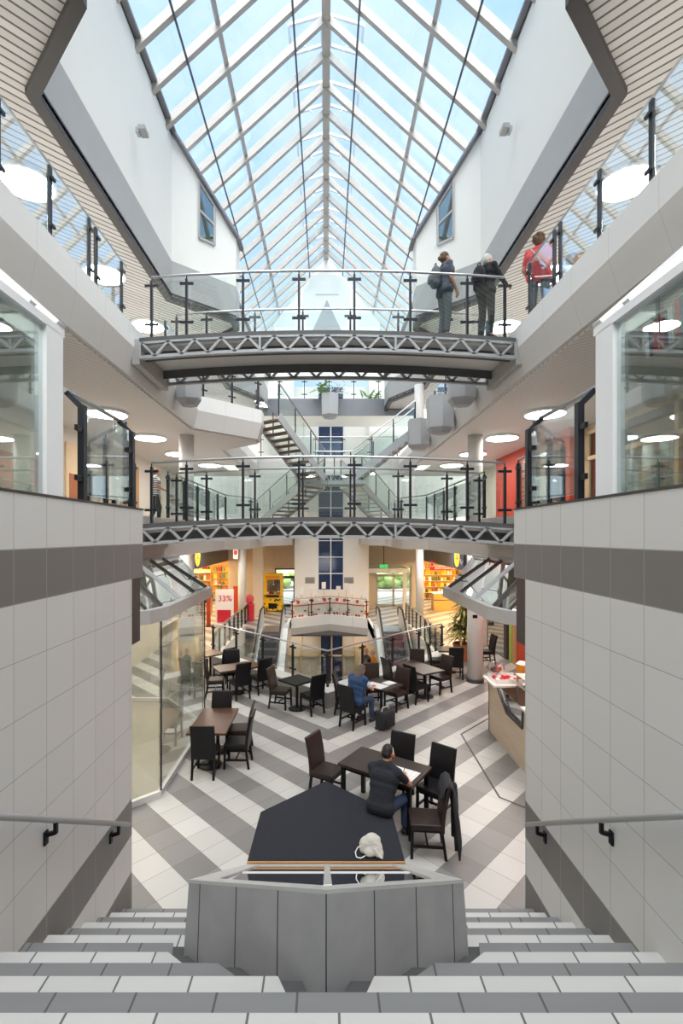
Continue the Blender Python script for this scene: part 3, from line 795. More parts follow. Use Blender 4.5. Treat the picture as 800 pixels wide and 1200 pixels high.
# ---- bay windows on the tiled walls
def bay(label, s_, x0, yend, yglass):
    t = thing('bay_window', label, 'bay window', (x0, 2.5, 4.742)); X = lambda d: x0 + s_*d      # d = depth away from the hall
    zb, zp = 4.743, 6.15
    f = MB()
    f.bar((X(.05),yglass+.12,zb),(X(.05),yglass+.12,zp),.10,.25,(0,1,0))
    f.build('corner_post', 'white_frame', t)
    MB().bar((X(.05),.5,zp+.03),(X(.05),yend,zp+.03),.10,.07).build('head_rail', 'white_frame', t)
    MB().box(min(X(.035),X(.065)),max(X(.035),X(.065)),.5,yglass,zb,zp).build('glass_pane', 'bay_glass', t)
    for y in (2.2,): MB().box(min(X(0),X(.1)),max(X(0),X(.1)),y-.06,y+.06,zb,zp).build('mullion', 'white_frame', t)
    # sloping roof: end rafter, pane, upper rail
    MB().bar((X(.02),yend-.06,zp+.06),(X(1.25),yend-.06,zp+1.14),.12,.10,(0,0,1)).build('roof_rafter', 'white_frame', t)
    MB().bar((X(.02),yend-.46,zp+.06),(X(1.25),yend-.46,zp+1.14),.08,.08,(0,0,1)).build('roof_rafter', 'white_frame', t)
    MB().slab([(X(.08),.5,zp+.10),(X(.08),yend-.1,zp+.10),(X(1.2),yend-.1,zp+1.08),(X(1.2),.5,zp+1.08)], (0,0,.012)).build('roof_pane', 'canopy_glass', t)
    MB().bar((X(1.25),.5,zp+1.14),(X(1.25),yend,zp+1.14),.1,.1).build('ridge_rail', 'white_frame', t)
    MB().box(min(X(1.2),X(1.3)),max(X(1.2),X(1.3)),.5,yend,4.76,zp+1.1).build('inner_wall', 'sign_grey', t)
    MB().slab([(X(.1),yend-.03,zb),(X(1.2),yend-.03,zb),(X(1.2),yend-.03,zp+1.0),(X(.1),yend-.03,zp+.06)], (0,.012,0)).build('end_pane', 'wall_glass', t)
    return t
bay('white framed bay window with greenish glass on the left tiled wall', -1, XL-.005, 4.26, 3.99)
bay('white framed bay window with flags inside on the right tiled wall', 1, XR+.005, 4.24, 3.96)
# flags hung inside the bay window
fl = thing('bunting', 'string of small national flags hung inside the right bay window', 'bunting', (2.7,3.6,6.2))
MB().path([(2.63,2.9,6.28),(2.66,3.5,6.22),(2.74,4.18,6.20)], .006, 5).build('string', 'cord_white', fl)
for i, (y, cols) in enumerate(((3.34,('red_plastic','card_white','sign_blue')),(3.56,('card_white','sign_blue','red_plastic')),(3.78,('card_white','sign_blue','red_plastic')),(4.0,('red_plastic','sign_blue','card_white')))):
    x = 2.64 + .03*i
    for k in range(3):
        MB().slab([(x,y+.05*k,6.22-.01*i),(x,y+.05*k+.049,6.22-.01*i),(x+.02,y+.05*k+.055,5.92),(x+.02,y+.05*k+.006,5.92)], (.004,0,0)).build('flag_stripe', cols[k], fl)
# ---- stair handrails
def stair_rail(label, s_, xw):
    x = xw - s_*.09; z = lambda y: (5.76-y)*.6224 + .95
    t = thing('handrail', label, 'handrail', (x, 4.0, z(4.0)))
    MB().tube((x,.4,z(.4)),(x,5.42,z(5.42)),.024,12).build('rail', 'steel_paint', t, smooth=True)
    for y in (2.6,3.95,5.15):
        m = MB().box(min(xw-s_*.003,xw-s_*.018),max(xw-s_*.003,xw-s_*.018),y-.025,y+.025,z(y)-.20,z(y)-.09)
        m.bar((xw-s_*.018,y,z(y)-.12),(x,y,z(y)-.10),.03,.03); m.bar((x,y,z(y)-.11),(x,y,z(y)-.015),.028,.028)
        m.build('bracket', 'black_metal', t)
stair_rail('steel handrail with black brackets on the left stair wall', -1, XL)
stair_rail('steel handrail with black brackets on the right stair wall', 1, XR)
# ---- tiled light well with sloping glass top, between the stair flights
lw = thing('light_well', 'grey tiled light well with sloping glass top in the middle of the stairs', 'light well', (0,4.3,.5))
tz = lambda y: .40 + .631*(5.85-y)
outp = [(0,2.79),(-1.0,3.52),(-.96,5.83),(.96,5.83),(1.0,3.52)]
inp = [(0,3.06),(-.80,3.62),(-.80,5.76),(.80,5.76),(.80,3.62)]
low = [(0,2.73),(-1.03,3.46),(-.96,5.83),(.96,5.83),(1.03,3.46)]
lz = [1.80,1.27,.02,.02,1.27]
def ring(i, j, nm):
    a, b = outp[i], outp[j]; c, d = low[i], low[j]
    MB().slab([(c[0],c[1],lz[i]),(d[0],d[1],lz[j]),(b[0],b[1],tz(b[1])),(a[0],a[1],tz(a[1]))], (0,.10,-.10) if i in (0,4) or j in (0,) else ((.10,0,0) if i == 1 else (-.10,0,0))).build(nm, 'block_tiles', lw)
ring(0,1,'front_face'); ring(4,0,'front_face'); ring(1,2,'side_face'); ring(3,4,'side_face')
fr = MB(); n = 5
for i in range(n):
    j = (i+1) % n
    a, b, c, d = outp[i], outp[j], inp[j], inp[i]
    fr.slab([(a[0],a[1],tz(a[1])),(b[0],b[1],tz(b[1])),(c[0],c[1],tz(c[1])),(d[0],d[1],tz(d[1]))], (0,0,.025))
fr.bar((0.01,3.05,tz(3.05)+.015),(0.01,5.76,tz(5.76)+.015),.055,.03); fr.bar((-.78,4.5,tz(4.5)+.014),(.78,4.5,tz(4.5)+.014),.018,.006)
fr.build('frame', 'steel_light', lw)
MB().slab([(x,y,tz(y)+.004) for x, y in inp], (0,0,.008)).build('glass_top', 'top_glass', lw)
MB().slab([(x,y,tz(y)-.30) for x, y in inp], (0,0,.02)).build('inner_floor', 'plinth_dark', lw)
# ---- carpeted bench platform
pb = thing('seating_platform', 'low black carpeted platform with pointed far end, below the light well', 'platform', (0,6.7,0))
bp = [(-.96,5.86),(.96,5.86),(.94,6.92),(.0,7.80),(-.94,6.92)]
MB().prism(bp, .36, .45).build('carpet_top', 'carpet', pb, bevel=.012)
MB().prism([(x*.95, 5.87+(y-5.86)*.95) for x, y in bp], 0, .36).build('plinth', 'plinth_dark', pb)
MB().box(-.96,.96,5.845,5.86,.425,.452).build('edge_strip', 'door_wood', pb)
# ---- V-shaped kerb and railing in front of the opening
def vline(o, x1=-3.9, x2=4.0): return [(x1, o+abs(x1-AX)), (AX, o), (x2, o+abs(x2-AX))]
def vkerb(o0, o1, z0, z1, m, x1=-3.9, x2=4.0):
    m.prism([(x1,o0+abs(x1-AX)),(AX,o0),(AX,o1),(x1,o1+abs(x1-AX))], z0, z1); m.prism([(AX,o0),(x2,o0+abs(x2-AX)),(x2,o1+abs(x2-AX)),(AX,o1)], z0, z1); return m
struct('trim_kerb', vkerb(12.24,12.86,0,.40,MB()), 'kerb_tiles')
struct('trim_kerb_top', vkerb(12.24,12.90,.40,.425,MB()), 'steel_light')
glass_rail('glass_railing', 'V-shaped glass railing on the kerb in front of the escalators', vline(12.72), .425, .95, 1.32)
# floor edge lining and side railings of the opening
m = MB()
m.box(-3.95,-3.83,16.7,22.9,-.9,.16)
struct('trim_opening_left', m, 'fascia_white')
struct('trim_opening_right', MB().box(3.93,4.05,16.7,22.9,-.9,.16), 'fascia_white')
glass_rail('glass_railing', 'glass railing left of the escalators running to the orange-lit shop', [(-3.9,16.75),(-3.9,24.2)], .16, .90, .95)
glass_rail('glass_railing', 'glass railing right of the escalators running past the dracaena', [(4.0,16.75),(4.0,24.2)], .16, .90, .95)
# central balcony over the lower hall
bal = [(-1.85,25.58),(.2,26.86),(2.2,25.58)]
struct('trim_balcony_upper', MB().wallpath(bal, -.50,.03,.2), 'fascia_white')
struct('trim_balcony_lower', MB().wallpath(bal, -.92,-.50,.2), 'fascia_stone')
struct('ceiling_balcony', MB().box(-1.85,2.2,25.6,27.8,-.92,-.86), 'dark_trim')
struct('trim_balcony_ends', MB().box(-1.98,-1.85,22.9,25.7,-.92,.03).box(2.2,2.33,22.9,25.7,-.92,.03), 'fascia_white')
glass_rail('glass_railing', 'glass railing on the balcony in front of the red and white displays', [(-1.8,25.66),(.2,26.93),(2.15,25.66)], .03, 1.0, 1.15)
# ================================================================ escalators, far stairs, planters, shops
def escalator(label, x0, x1):
    t = thing('escalator', label, 'escalator', ((x0+x1)/2, 22.9, 0))
    ytop, yb, zb = 22.9, 15.6, -4.2; sl = zb/(ytop-yb-.6)
    def zl(y): return 0.0 if y > ytop-.6 else sl*(ytop-.6-y)
    for s_, x in ((0, x0), (1, x1)):
        xi = x+.10 if s_ == 0 else x-.10
        ys = [23.4,23.1,22.9,22.6,22.3,22.0,21.4,20.4,19.0,17.6,16.2,15.5]
        MB().path([(xi,23.55,.55)] + [(xi,23.62,.85)] + [(xi,y,zl(y)+.98) for y in ys], .045, 8).build('handrail', 'rubber', t)
        g = MB()
        for a, b in zip(ys, ys[1:]): g.slab([(xi-.02,a,zl(a)+.1),(xi-.02,b,zl(b)+.1),(xi-.02,b,zl(b)+.94),(xi-.02,a,zl(a)+.94)], (.03,0,0))
        g.build('balustrade', 'steel_light', t)
        k = MB()
        for a, b in zip(ys, ys[1:]): k.slab([(x-.10,a,zl(a)-.25),(x-.10,b,zl(b)-.25),(x-.10,b,zl(b)+.14),(x-.10,a,zl(a)+.14)], (.26,0,0))
        k.build('skirt', 'steel_light', t)
    MB().box(x0+.16,x1-.16,22.25,23.6,-.06,.006).build('comb_plate', 'steel', t)
    y = 22.2; i = 0
    while y > 16.0:
        z = zl(y)-.02
        MB().box(x0+.17,x1-.17,y-.40,y,z-.24,z).build('moving_step', 'step_tread', t)
        y -= .40; i += 1
    return t
escalator('escalator with steel sides left of the central balcony, going down', -3.12, -1.92)
escalator('escalator with steel sides right of the central balcony, going down', 2.36, 3.62)
# ---- far stairs between level one and level two
def flight(t, a, b, w=1.0, n=11, rail=True):
    a, b = Vector(a), Vector(b); d = b-a; h = Vector((d.x,d.y,0)); L = h.length; h /= L; s = Vector((-h.y,h.x,0))*w/2
    for k in (-1, 1): MB().bar(tuple(a+s*k), tuple(b+s*k), .06, .26).build('stringer', 'steel_paint', t)
    for i in range(n):
        c = a + d*((i+.5)/n); m = MB(); e = h*(L/n*.56)
        m.slab([tuple(c-s*.95-e),tuple(c+s*.95-e),tuple(c+s*.95+e),tuple(c-s*.95+e)], (0,0,-.05)); m.build('tread', 'tread_brown' if a.x < 0 else 'steel_light', t)
    if rail:
        for k in (-1, 1):
            p, q = a+s*k, b+s*k
            MB().tube(tuple(p+Vector((0,0,1.05))), tuple(q+Vector((0,0,1.05))), .024, 8).build('handrail', 'steel', t)
            for i in range(4):
                c = p.lerp(q, i/3); MB().box(c.x-.02,c.x+.02,c.y-.02,c.y+.02,c.z,c.z+1.0).build('post', 'dark_metal', t)
            MB().slab([tuple(p+Vector((0,0,.18))),tuple(q+Vector((0,0,.18))),tuple(q+Vector((0,0,.95))),tuple(p+Vector((0,0,.95)))], (.012,0,0)).build('glass_panel', 'rail_glass', t)
t = thing('far_staircase', 'open steel staircase with wooden treads descending from the white balcony', 'stairs', (-1.0,17,6.4))
flight(t, (-1.92,15.75,8.25), (-.45,17.75,6.45)); flight(t, (-.45,18.9,6.4), (-2.75,21.3,4.80))
m = MB().box(-1.1,.04,17.75,18.95,6.32,6.45); m.build('landing', 'steel_paint', t)
t = thing('far_staircase', 'open steel staircase with pale treads descending from the right upper gallery', 'stairs', (1.6,18,6.4))
flight(t, (3.30,18.0,8.25), (.98,18.35,6.45)); flight(t, (.98,18.9,6.4), (2.85,21.3,4.80))
MB().box(.06,1.45,17.75,18.95,6.32,6.45).build('landing', 'steel_paint', t)
t = thing('landing_rail', 'lattice sided rail between the two far staircases in front of the dark blue glazing', 'railing', (.1,17.75,6.45))
m = MB(); m.box(-.40,.96,17.72,17.76,6.62,6.66).box(-.40,.96,17.72,17.76,6.30,6.34)
m.build('chord', 'steel_paint', t)
d = MB()
for i in range(5): d.bar((-.4+.27*i,17.74,6.32),(-.265+.27*i,17.74,6.64),.03,.03); d.bar((-.265+.27*i,17.74,6.64),(-.13+.27*i,17.74,6.32),.03,.03)
d.build('lattice', 'steel_paint', t)
MB().tube((-.4,17.74,7.5),(.96,17.74,7.5),.024,8).build('handrail', 'steel', t)
for x in (-.3,.3,.9): MB().box(x-.02,x+.02,17.72,17.76,6.45,7.5).build('post', 'dark_metal', t)
# ---- hanging planter boxes
def hexbox(label, x, y, z, r, h, green=True, group=None, rz=0.):
    t = thing('planter_box', label, 'planter', (x, y, z))
    prof = [(-1,-.58),(0,-1),(1,-.58),(1,.58),(0,1),(-1,.58)]
    m = MB(); n = 6
    P = lambda k, zz, q: [(x+a*r*k, y+b*r*k, zz) for a, b in prof]
    lo, hi, bt = P(.96,z,0), P(1,z+h,0), P(.62,z-.16,0)
    for a, b in ((bt,lo),(lo,hi)):
        o = len(m.v); m.v += a+b; m.f += [(o+i,o+(i+1)%n,o+n+(i+1)%n,o+n+i) for i in range(n)]
    o = len(m.v); m.v += bt; m.f.append(tuple(o+i for i in reversed(range(n))))
    o = len(m.v); m.v += [(a,b,z+h-.04) for a,b,_ in hi]; m.f.append(tuple(o+i for i in range(n)))
    m.build('tub', 'planter_grey', t); return t
def leaves(mb, c, n, spread, L, W, rnd, droop=.5, up=.5):
    for i in range(n):
        a = rnd.uniform(0, 2*PI); e = rnd.uniform(-.2, 1.)*up
        s0 = Vector(c) + Vector((rnd.gauss(0,spread), rnd.gauss(0,spread), rnd.gauss(0,spread)))
        d = Vector((math.cos(a), math.sin(a), e)).normalized(); l = L*rnd.uniform(.6,1.1); w = W*rnd.uniform(.7,1.2)
        sd = d.cross(Vector((0,0,1))).normalized(); p = s0; V = []
        K = 4
        for k in range(K+1):
            f = k/K; ww = w*math.sin(PI*(.12+.88*f)) if k < K else .002
            V += [p - sd*ww, p + sd*ww]
            d = (d + Vector((0,0,-droop*.35))).normalized(); p = p + d*(l/K)
        mb.add(V, [(2*k,2*k+1,2*k+3,2*k+2) for k in range(K)])
    return mb
hp = hexbox('pale hexagonal planter box with greenery hung on the top walkway', PX(386.5,24.2), 24.2, 10.45, .42, 1.05)
leaves(MB(), (PX(378,24.2),24.15,11.75), 46, .16, .34, .07, R).build('foliage', 'leaf_light', hp)
leaves(MB(), (PX(396,24.2),24.15,11.75), 46, .2, .3, .03, R, .3, 1.2).build('dry_foliage', 'cord_white', hp)
hexbox('grey hexagonal planter box on the right gallery edge, lowest in view', 3.30, 17.2, PZ(522,17.2), .36, .9)
hexbox('grey hexagonal planter box on the right gallery edge, middle of the three', 3.30, 14.0, PZ(502,14.0), .36, .9)
hexbox('grey hexagonal planter box on the right gallery edge, nearest the footbridge', 3.34, 11.9, PZ(468,11.9), .32, .85)
hexbox('grey hexagonal planter box on the left gallery edge beside the white balcony', -3.38, 11.9, PZ(468,11.9), .28, .75)
fp = thing('potted_fern', 'leafy green plant behind the glass of the top walkway', 'plant', (PX(434,25.3),25.3,10.76))
MB().lathe([(.18,0),(.24,.35),(.22,.35),(.20,.30)], (PX(434,25.3),25.3,10.76)).build('pot', 'planter_grey', fp)
leaves(MB(), (PX(434,25.3),25.3,11.45), 80, .18, .75, .05, R, .4, 1.1).build('foliage', 'leaf_light', fp)
# ---- dracaena on the dining floor
dr = thing('dracaena', 'tall dracaena with striped leaves in a terracotta pot beside the grey column', 'plant', (4.85,17.1,0))
MB().lathe([(.26,0),(.36,.55),(.38,.6),(.33,.6),(.30,.5)], (4.85,17.1,0), 24).build('pot', 'terracotta', dr, smooth=False)
for dx, dy, h in ((-.10,0,1.15),(.08,.05,1.55),(.02,-.1,1.95)):
    MB().tube((4.85+dx*.5,17.1+dy*.5,.45),(4.85+dx*2,17.1+dy*2,h),.035,8).build('stem', 'bark', dr)
    for q in range(3): leaves(MB(), (4.85+dx*2,17.1+dy*2,h-.30+.18*q), 34, .06, .78, .045, R, .62, 1.15).build('foliage', ('leaf','leaf_yellow','leaf')[q], dr)
# ---- claw machine
cm = thing('claw_machine', 'yellow claw machine with a glass prize window beside the left door', 'claw machine', (PX(319.5,28),28.4,0))
cx = PX(319.5,28); w = .54
m = MB().box(cx-w,cx+w,28.0,28.9,.06,.98); m.build('lower_cabinet', 'machine_decal', cm, bevel=.02)
MB().box(cx-w,cx+w,28.0,28.9,1.86,2.18).build('header', 'yellow_plastic', cm, bevel=.02)
MB().box(cx-w*.75,cx+w*.75,27.985,28.0,1.92,2.10).build('header_panel', 'orange_juice', cm)
for sx in (-1,1):
    for y in (28.04,28.86): MB().box(cx+sx*(w-.06)-.05,cx+sx*(w-.06)+.05,y-.04,y+.04,.98,1.86).build('corner_post', 'yellow_plastic', cm)
MB().box(cx-w+.08,cx+w-.08,28.02,28.03,.98,1.86).build('window', 'rail_glass', cm)
MB().box(cx-w+.05,cx+w-.05,28.86,28.88,.98,1.86).build('back_panel', 'sign_grey', cm)
MB().box(cx-w*.7,cx+w*.7,27.9,28.0,.86,.97).build('control_shelf', 'black_metal', cm)
MB().box(cx-.25,cx+.25,27.985,28.0,.18,.50).build('prize_door', 'black_metal', cm)
MB().tube((cx,28.4,1.86),(cx,28.4,1.55),.02,8).ell((cx,28.4,1.53),(.07,.07,.05)).build('claw', 'steel', cm)
k = 0
for i in range(5):
    for j in range(2):
        z = 1.07; tag(MB().ell((cx-.32+.16*i,28.2+.3*j,z),(.085,.085,.08),10,7).build('plush_prize', ('card_white','red_plastic','sign_blue','orange_juice','terracotta')[(i+j)%5], smooth=True),
            'small soft ball prize lying in the claw machine window', 'prize', 'prizes in the claw machine')
MB().box(cx-w+.05,cx+w-.05,28.05,28.85,.97,.99).build('prize_bed', 'yellow_plastic', cm)
# ---- exit sign and door canopy
es = thing('exit_sign', 'green lit exit sign over the entrance doors', 'sign', (PX(449.5,28.7),28.7,3.0)); ex = PX(449.5,28.7); ez = PZ(664,28.7)
MB().box(ex-.24,ex+.24,28.66,28.74,ez-.12,ez+.12).build('light_box', 'exit_green', es)
MB().bar((ex-.16,28.655,ez),(ex+.02,28.655,ez),.01,.03).bar((ex-.02,28.655,ez+.05),(ex+.05,28.655,ez),.01,.03).bar((ex-.02,28.655,ez-.05),(ex+.05,28.655,ez),.01,.03).build('arrow', 'card_white', es)
MB().ell((ex+.14,28.655,ez+.06),(.02,.006,.02)).bar((ex+.14,28.655,ez+.04),(ex+.12,28.655,ez-.02),.01,.03).bar((ex+.12,28.655,ez-.02),(ex+.17,28.655,ez-.08),.01,.02).bar((ex+.12,28.655,ez-.02),(ex+.07,28.655,ez-.08),.01,.02).build('figure', 'card_white', es)
MB().box(ex-.02,ex+.02,28.68,28.72,ez+.12,4.0).build('hanger', 'dark_metal', es)
pc = thing('door_canopy', 'flat pale canopy over the entrance doors below the exit sign', 'canopy', (PX(458,28.6),28.8,2.7))
MB().box(PX(424,28.4),PX(478,28.4),28.2,29.98,PZ(671,28.4),PZ(666,28.4)).build('roof_slab', 'white_frame', pc)
for x in (PX(430,28.4),PX(474,28.4)): MB().box(x-.1,x+.1,28.3,28.5,0,PZ(671,28.4)-.001).build('support', 'column_grey', pc)
for i, (x, nm) in enumerate(((363,'left'),(409,'right'))):
    x = PX(x if i == 0 else 408.5, TY-.02)
    v = thing('wall_grille', 'small grey ventilation grille on the white wall %s of the dark blue glazing' % nm, 'grille', (x, TY-.02, PZ(680,TY)))
    m = MB(); z = PZ(680,TY)
    MB().box(x-.28,x+.28,TY-.02,TY-.002,z-.18,z+.18).build('frame', 'bridge_grey', v)
    for k in range(6): m.box(x-.25,x+.25,TY-.03,TY-.021,z-.15+.05*k,z-.13+.05*k)
    m.build('louvres', 'sign_grey', v)
# ---- the two shops along the sides
def shop(s_, nm, ya, yb, warm):
    X = lambda x: s_*x
    b = lambda x0, x1: (min(X(x0),X(x1)), max(X(x0),X(x1)))
    x0, x1 = b(6.25, 11.5)
    struct('wall_shop_%s_back' % nm, MB().box(x0,x1,yb,yb+.2,0,4.0), 'shop_oak' if warm else 'poster_cream')
    q0, q1 = b(11.5, 11.7)
    struct('wall_shop_%s_side' % nm, MB().box(q0,q1,ya,yb,0,4.0), 'poster_cream')
    struct('ceiling_shop_%s' % nm, MB().box(x0,x1,ya,yb,3.0,3.06), 'poster_cream')
    struct('wall_shop_%s_front' % nm, MB().box(x0,x1,ya-.2,ya,0,4.0), 'beige_paint')
    f0, f1 = b(6.1, 6.25)
    struct('trim_shop_%s' % nm, MB().box(f0,f1,19.5,yb,2.86,4.0), 'sign_grey')
    for i, (xx, yy) in enumerate(((7.3,24.5),(7.3,27.5),(7.3,30.5),(9.3,26.0),(9.3,29.5))):
        o = MB().box(X(xx)-.3,X(xx)+.3,yy-.6,yy+.6,2.94,3.0).build('shop_lamp', 'shop_lamp'); tag(o, 'bright warm ceiling panel lamp inside the %s shop' % ('orange-lit' if warm else 'yellow-lit'), 'lamp', 'lamps in the %s shop' % nm)
shop(-1, 'left', 19.7, 33.5, True); shop(1, 'right', 19.7, 33.5, False)
GOODS = ['card_white','red_plastic','yellow_plastic','orange_juice','leaf','terracotta','sign_blue','lime_green']
def shelf(label, cat, x, y, w, h, rows, glabel, group, rzv=0., cols=9, seed=1, mats=GOODS):
    rr = random.Random(seed); t = thing('shelving_unit', label, cat, (x, y, 0))
    MB().box(x-w/2,x+w/2,y+.30,y+.34,0,h).build('back_panel', 'shop_oak', t)
    for sx in (-1,1): MB().box(x+sx*w/2-.02,x+sx*w/2+.02,y,y+.34,0,h).build('side_panel', 'shop_oak', t)
    protos = []
    for r in range(rows):
        z = .15 + (h-.3)*r/(rows-1)
        if r < rows: MB().box(x-w/2+.021,x+w/2-.021,y,y+.299,z-.02,z).build('shelf_board', 'card_white', t)
        if r == rows-1: break
        for i in range(cols):
            hh = (h-.3)/(rows-1)*rr.uniform(.45,.8); ww = w/cols*.8; px = x-w/2+.04+(w-.08)*(i+.5)/cols
            m = MB(); mt = mats[rr.randrange(len(mats))]
            if rr.random() < .5: m.box(px-ww/2,px+ww/2,y+.03,y+.20,z,z+hh)
            else: m.lathe([(ww*.42,0),(ww*.42,hh*.65),(ww*.18,hh*.8),(ww*.18,hh)], (px,y+.12,z), 8)
            tag(m.build('packet' if len(m.v) == 8 else 'bottle', mt), glabel, 'goods', group)
    return t
shelf('tall lit shelving unit facing the hall at the near edge of the orange-lit shop', 'shelf', -7.35, 27.2, 1.7, 2.5, 6, 'small packet or bottle on a shelf of the orange-lit shop', 'goods in the orange-lit shop', cols=8, seed=3)
shelf('tall shelving unit against the back wall of the orange-lit shop', 'shelf', -8.3, 32.9, 3.4, 2.6, 6, 'small packet or bottle on a shelf of the orange-lit shop', 'goods in the orange-lit shop', cols=13, seed=4)
shelf('tall bottle shelf against the back wall of the yellow-lit shop', 'shelf', 7.7, 32.9, 2.8, 2.7, 7, 'bottle or packet on the shelf of the yellow-lit shop', 'goods in the yellow-lit shop', cols=13, seed=5, mats=['terracotta','leaf','yellow_plastic','card_white','orange_juice'])
shelf('bottle shelf beside the entrance of the yellow-lit shop', 'shelf', 9.4, 27.0, 1.8, 2.4, 6, 'bottle or packet on the shelf of the yellow-lit shop', 'goods in the yellow-lit shop', cols=8, seed=6, mats=['terracotta','leaf','red_plastic','card_white','orange_juice'])
t = thing('shop_counter', 'light wooden sales counter in the yellow-lit shop', 'counter', (7.2,28.6,0))
MB().box(6.3,7.9,28.3,29.0,0,1.0).build('body', 'shop_oak', t); MB().box(6.27,7.95,28.26,29.05,1.0,1.05).build('worktop', 'card_white', t); MB().box(6.3,7.9,28.285,28.3,.62,.66).build('groove', 'black_metal', t)
t = thing('promo_board', 'white board with pink panel and red lettering in front of the orange-lit shop', 'board', (PX(262,24),24,0)); xb = PX(263,24)
MB().box(xb-.45,xb+.45,24.0,24.04,.0,1.75).build('panel', 'card_white', t); MB().box(xb-.36,xb+.32,23.985,24.0,.1,.72).build('pink_field', 'red_plastic', t)
text('lettering', '33%', .42, 'sign_red', t, (xb+.02,23.985,1.28), (PI/2,0,0))
t = thing('security_gate', 'slim red security gate at the mouth of the orange-lit shop', 'gate', (PX(244,23.5),23.5,0)); xb = PX(244.5,23.5)
MB().box(xb-.10,xb+.10,23.3,23.7,0,.06).build('base', 'black_metal', t); MB().box(xb-.09,xb+.09,23.44,23.52,.06,1.6).build('panel', 'red_wall', t)
t = thing('security_gate', 'slim red security gate beside the pale column', 'gate', (PX(276,25.5),25.5,0)); xb = PX(276,25.5)
MB().box(xb-.14,xb+.14,25.3,25.7,0,.06).build('base', 'black_metal', t); MB().box(xb-.12,xb+.12,25.44,25.52,.06,1.75).build('panel', 'red_wall', t)
t = thing('toy_machine', 'pink children ride beside the grey pier left of the escalator', 'ride', (PX(292.5,25),25.0,0)); xb = PX(292.5,25)
MB().box(xb-.22,xb+.22,24.8,25.2,0,.9).build('base', 'red_plastic', t, bevel=.05); MB().ell((xb,25.0,1.12),(.22,.2,.24)).build('head', 'red_shirt', t, smooth=True)
# signs
def disc_sign(label, s_, x, y, z):
    t = thing('shop_sign', label, 'sign', (x, y, z)); b = MB()
    b.box(min(x,x-s_*.08),max(x,x-s_*.08),y-(.62),y+(.62 if s_ < 0 else .72),z-.52,z+.52).build('panel', 'sign_blue', t)
    fx = x - s_*.085
    def disc(r, o, nm, mt):
        m = MB(); n = 32; vs = [(fx-s_*o, y+r*math.cos(2*PI*i/n), z+r*math.sin(2*PI*i/n)) for i in range(n)]; m.slab(vs, (-s_*.006,0,0)); m.build(nm, mt, t)
    disc(.47, .0, 'red_ring', 'sign_red'); disc(.44, .007, 'yellow_disc', 'sign_yellow')
    text('lettering', 'LIDL', .34, 'sign_blue', t, (fx-s_*.018, y, z), (PI/2,0,-s_*PI/2))
    if s_ > 0:
        for k in (-1,1):
            zz = z+k*.22; MB().bar((fx-.012,y-.95,zz+.10),(fx-.012,y-.80,zz-.08),.01,.07,(1,0,0)).bar((fx-.012,y-.80,zz-.08),(fx-.012,y-.64,zz+.16),.01,.07,(1,0,0)).build('tick_mark', 'card_white', t)
        MB().box(x-.08,x,y-1.05,y-.62,z-.52,z+.52).build('side_panel', 'sign_blue', t)
    return t
disc_sign('yellow round shop sign on the dark fascia of the orange-lit shop', -1, -6.10, 22.6, 3.42)
disc_sign('yellow round shop sign with white ticks on the dark fascia of the yellow-lit shop', 1, 6.10, 22.2, 3.42)
t = thing('shop_sign', 'red and white drugstore sign over the yellow-lit shelves', 'sign', (PX(515,27),27.0,2.8)); x0, x1 = PX(503.5,27), PX(528,27); z0, z1 = PZ(667.5,27), PZ(657,27)
MB().box(x0,x1,27.0,27.06,z0,PZ(662.5,27)).build('panel', 'card_white', t); MB().box(x0,x1,26.995,27.05,z0-.03,z0+.03).build('red_line', 'sign_red', t)
MB().box(x0,x0+.26,26.97,27.05,z0+.03,z1).build('red_block', 'sign_red', t)
text('initial', 'D', .36, 'card_white', t, (x0+.13,26.965,(z0+z1)/2+.02), (PI/2,0,0)); text('lettering', 'Drogisterij', .19, 'sign_red', t, ((x0+x1)/2+.13,26.995,z0+.14), (PI/2,0,0))
for x in (x0+.05, x1-.05): MB().box(x-.01,x+.01,27.02,27.04,z1 if x < x0+.1 else PZ(662.5,27),3.0).build('hanger', 'dark_metal', t)
t = thing('shop_sign', 'small red and white hanging sign beside the pale column', 'sign', (PX(276,24.2),24.2,3.3)); x = PX(276,24.2)
MB().box(x-.12,x+.12,24.17,24.23,PZ(655,24.2),PZ(643,24.2)).build('panel', 'card_white', t); MB().box(x-.08,x+.08,24.16,24.169,PZ(650,24.2),PZ(645,24.2)).build('red_mark', 'sign_red', t)
MB().box(x-.01,x+.01,24.19,24.21,PZ(643,24.2),4.02).build('hanger', 'dark_metal', t)
# ---- red and white displays on the balcony
def bin_(label, x, y, w, rzv, cards):
    t = thing('display_bin', label, 'display bin', (x,y,.0), rzv, 'red and white displays on the balcony')
    MB().box(-w/2,w/2,-.24,.24,0,.72).build('bin', 'promo_print', t, local=True); MB().box(-w/2-.01,w/2+.01,-.25,.25,.60,.66).build('red_band', 'red_plastic', t, local=True)
    for i in range(int(w/.17)):
        xx = -w/2+.09+i*.17; MB().box(xx-.06,xx+.06,-.15,.1,.73,.73+.10+.06*((i*7) % 3)).build('carton', ('card_white','red_plastic','card_white')[i % 3], t, local=True)
    for xx, hh in cards:
        MB().box(xx-.01,xx+.01,.16,.18,.7,hh-.3).build('card_stem', 'steel', t, local=True); MB().box(xx-.13,xx+.13,.15,.165,hh-.38,hh).build('price_card', 'card_white', t, local=True)
bin_('display bin at the left end of the balcony railing', -1.45, 26.35, .8, .55, [(-.1,1.45),(.22,1.55)])
bin_('display bin second along the left half of the balcony', -.72, 26.85, .8, .55, [(0,1.62),(.25,1.5)])
bin_('display bin just left of the balcony corner', -.06, 27.28, .7, .5, [(.0,1.78)])
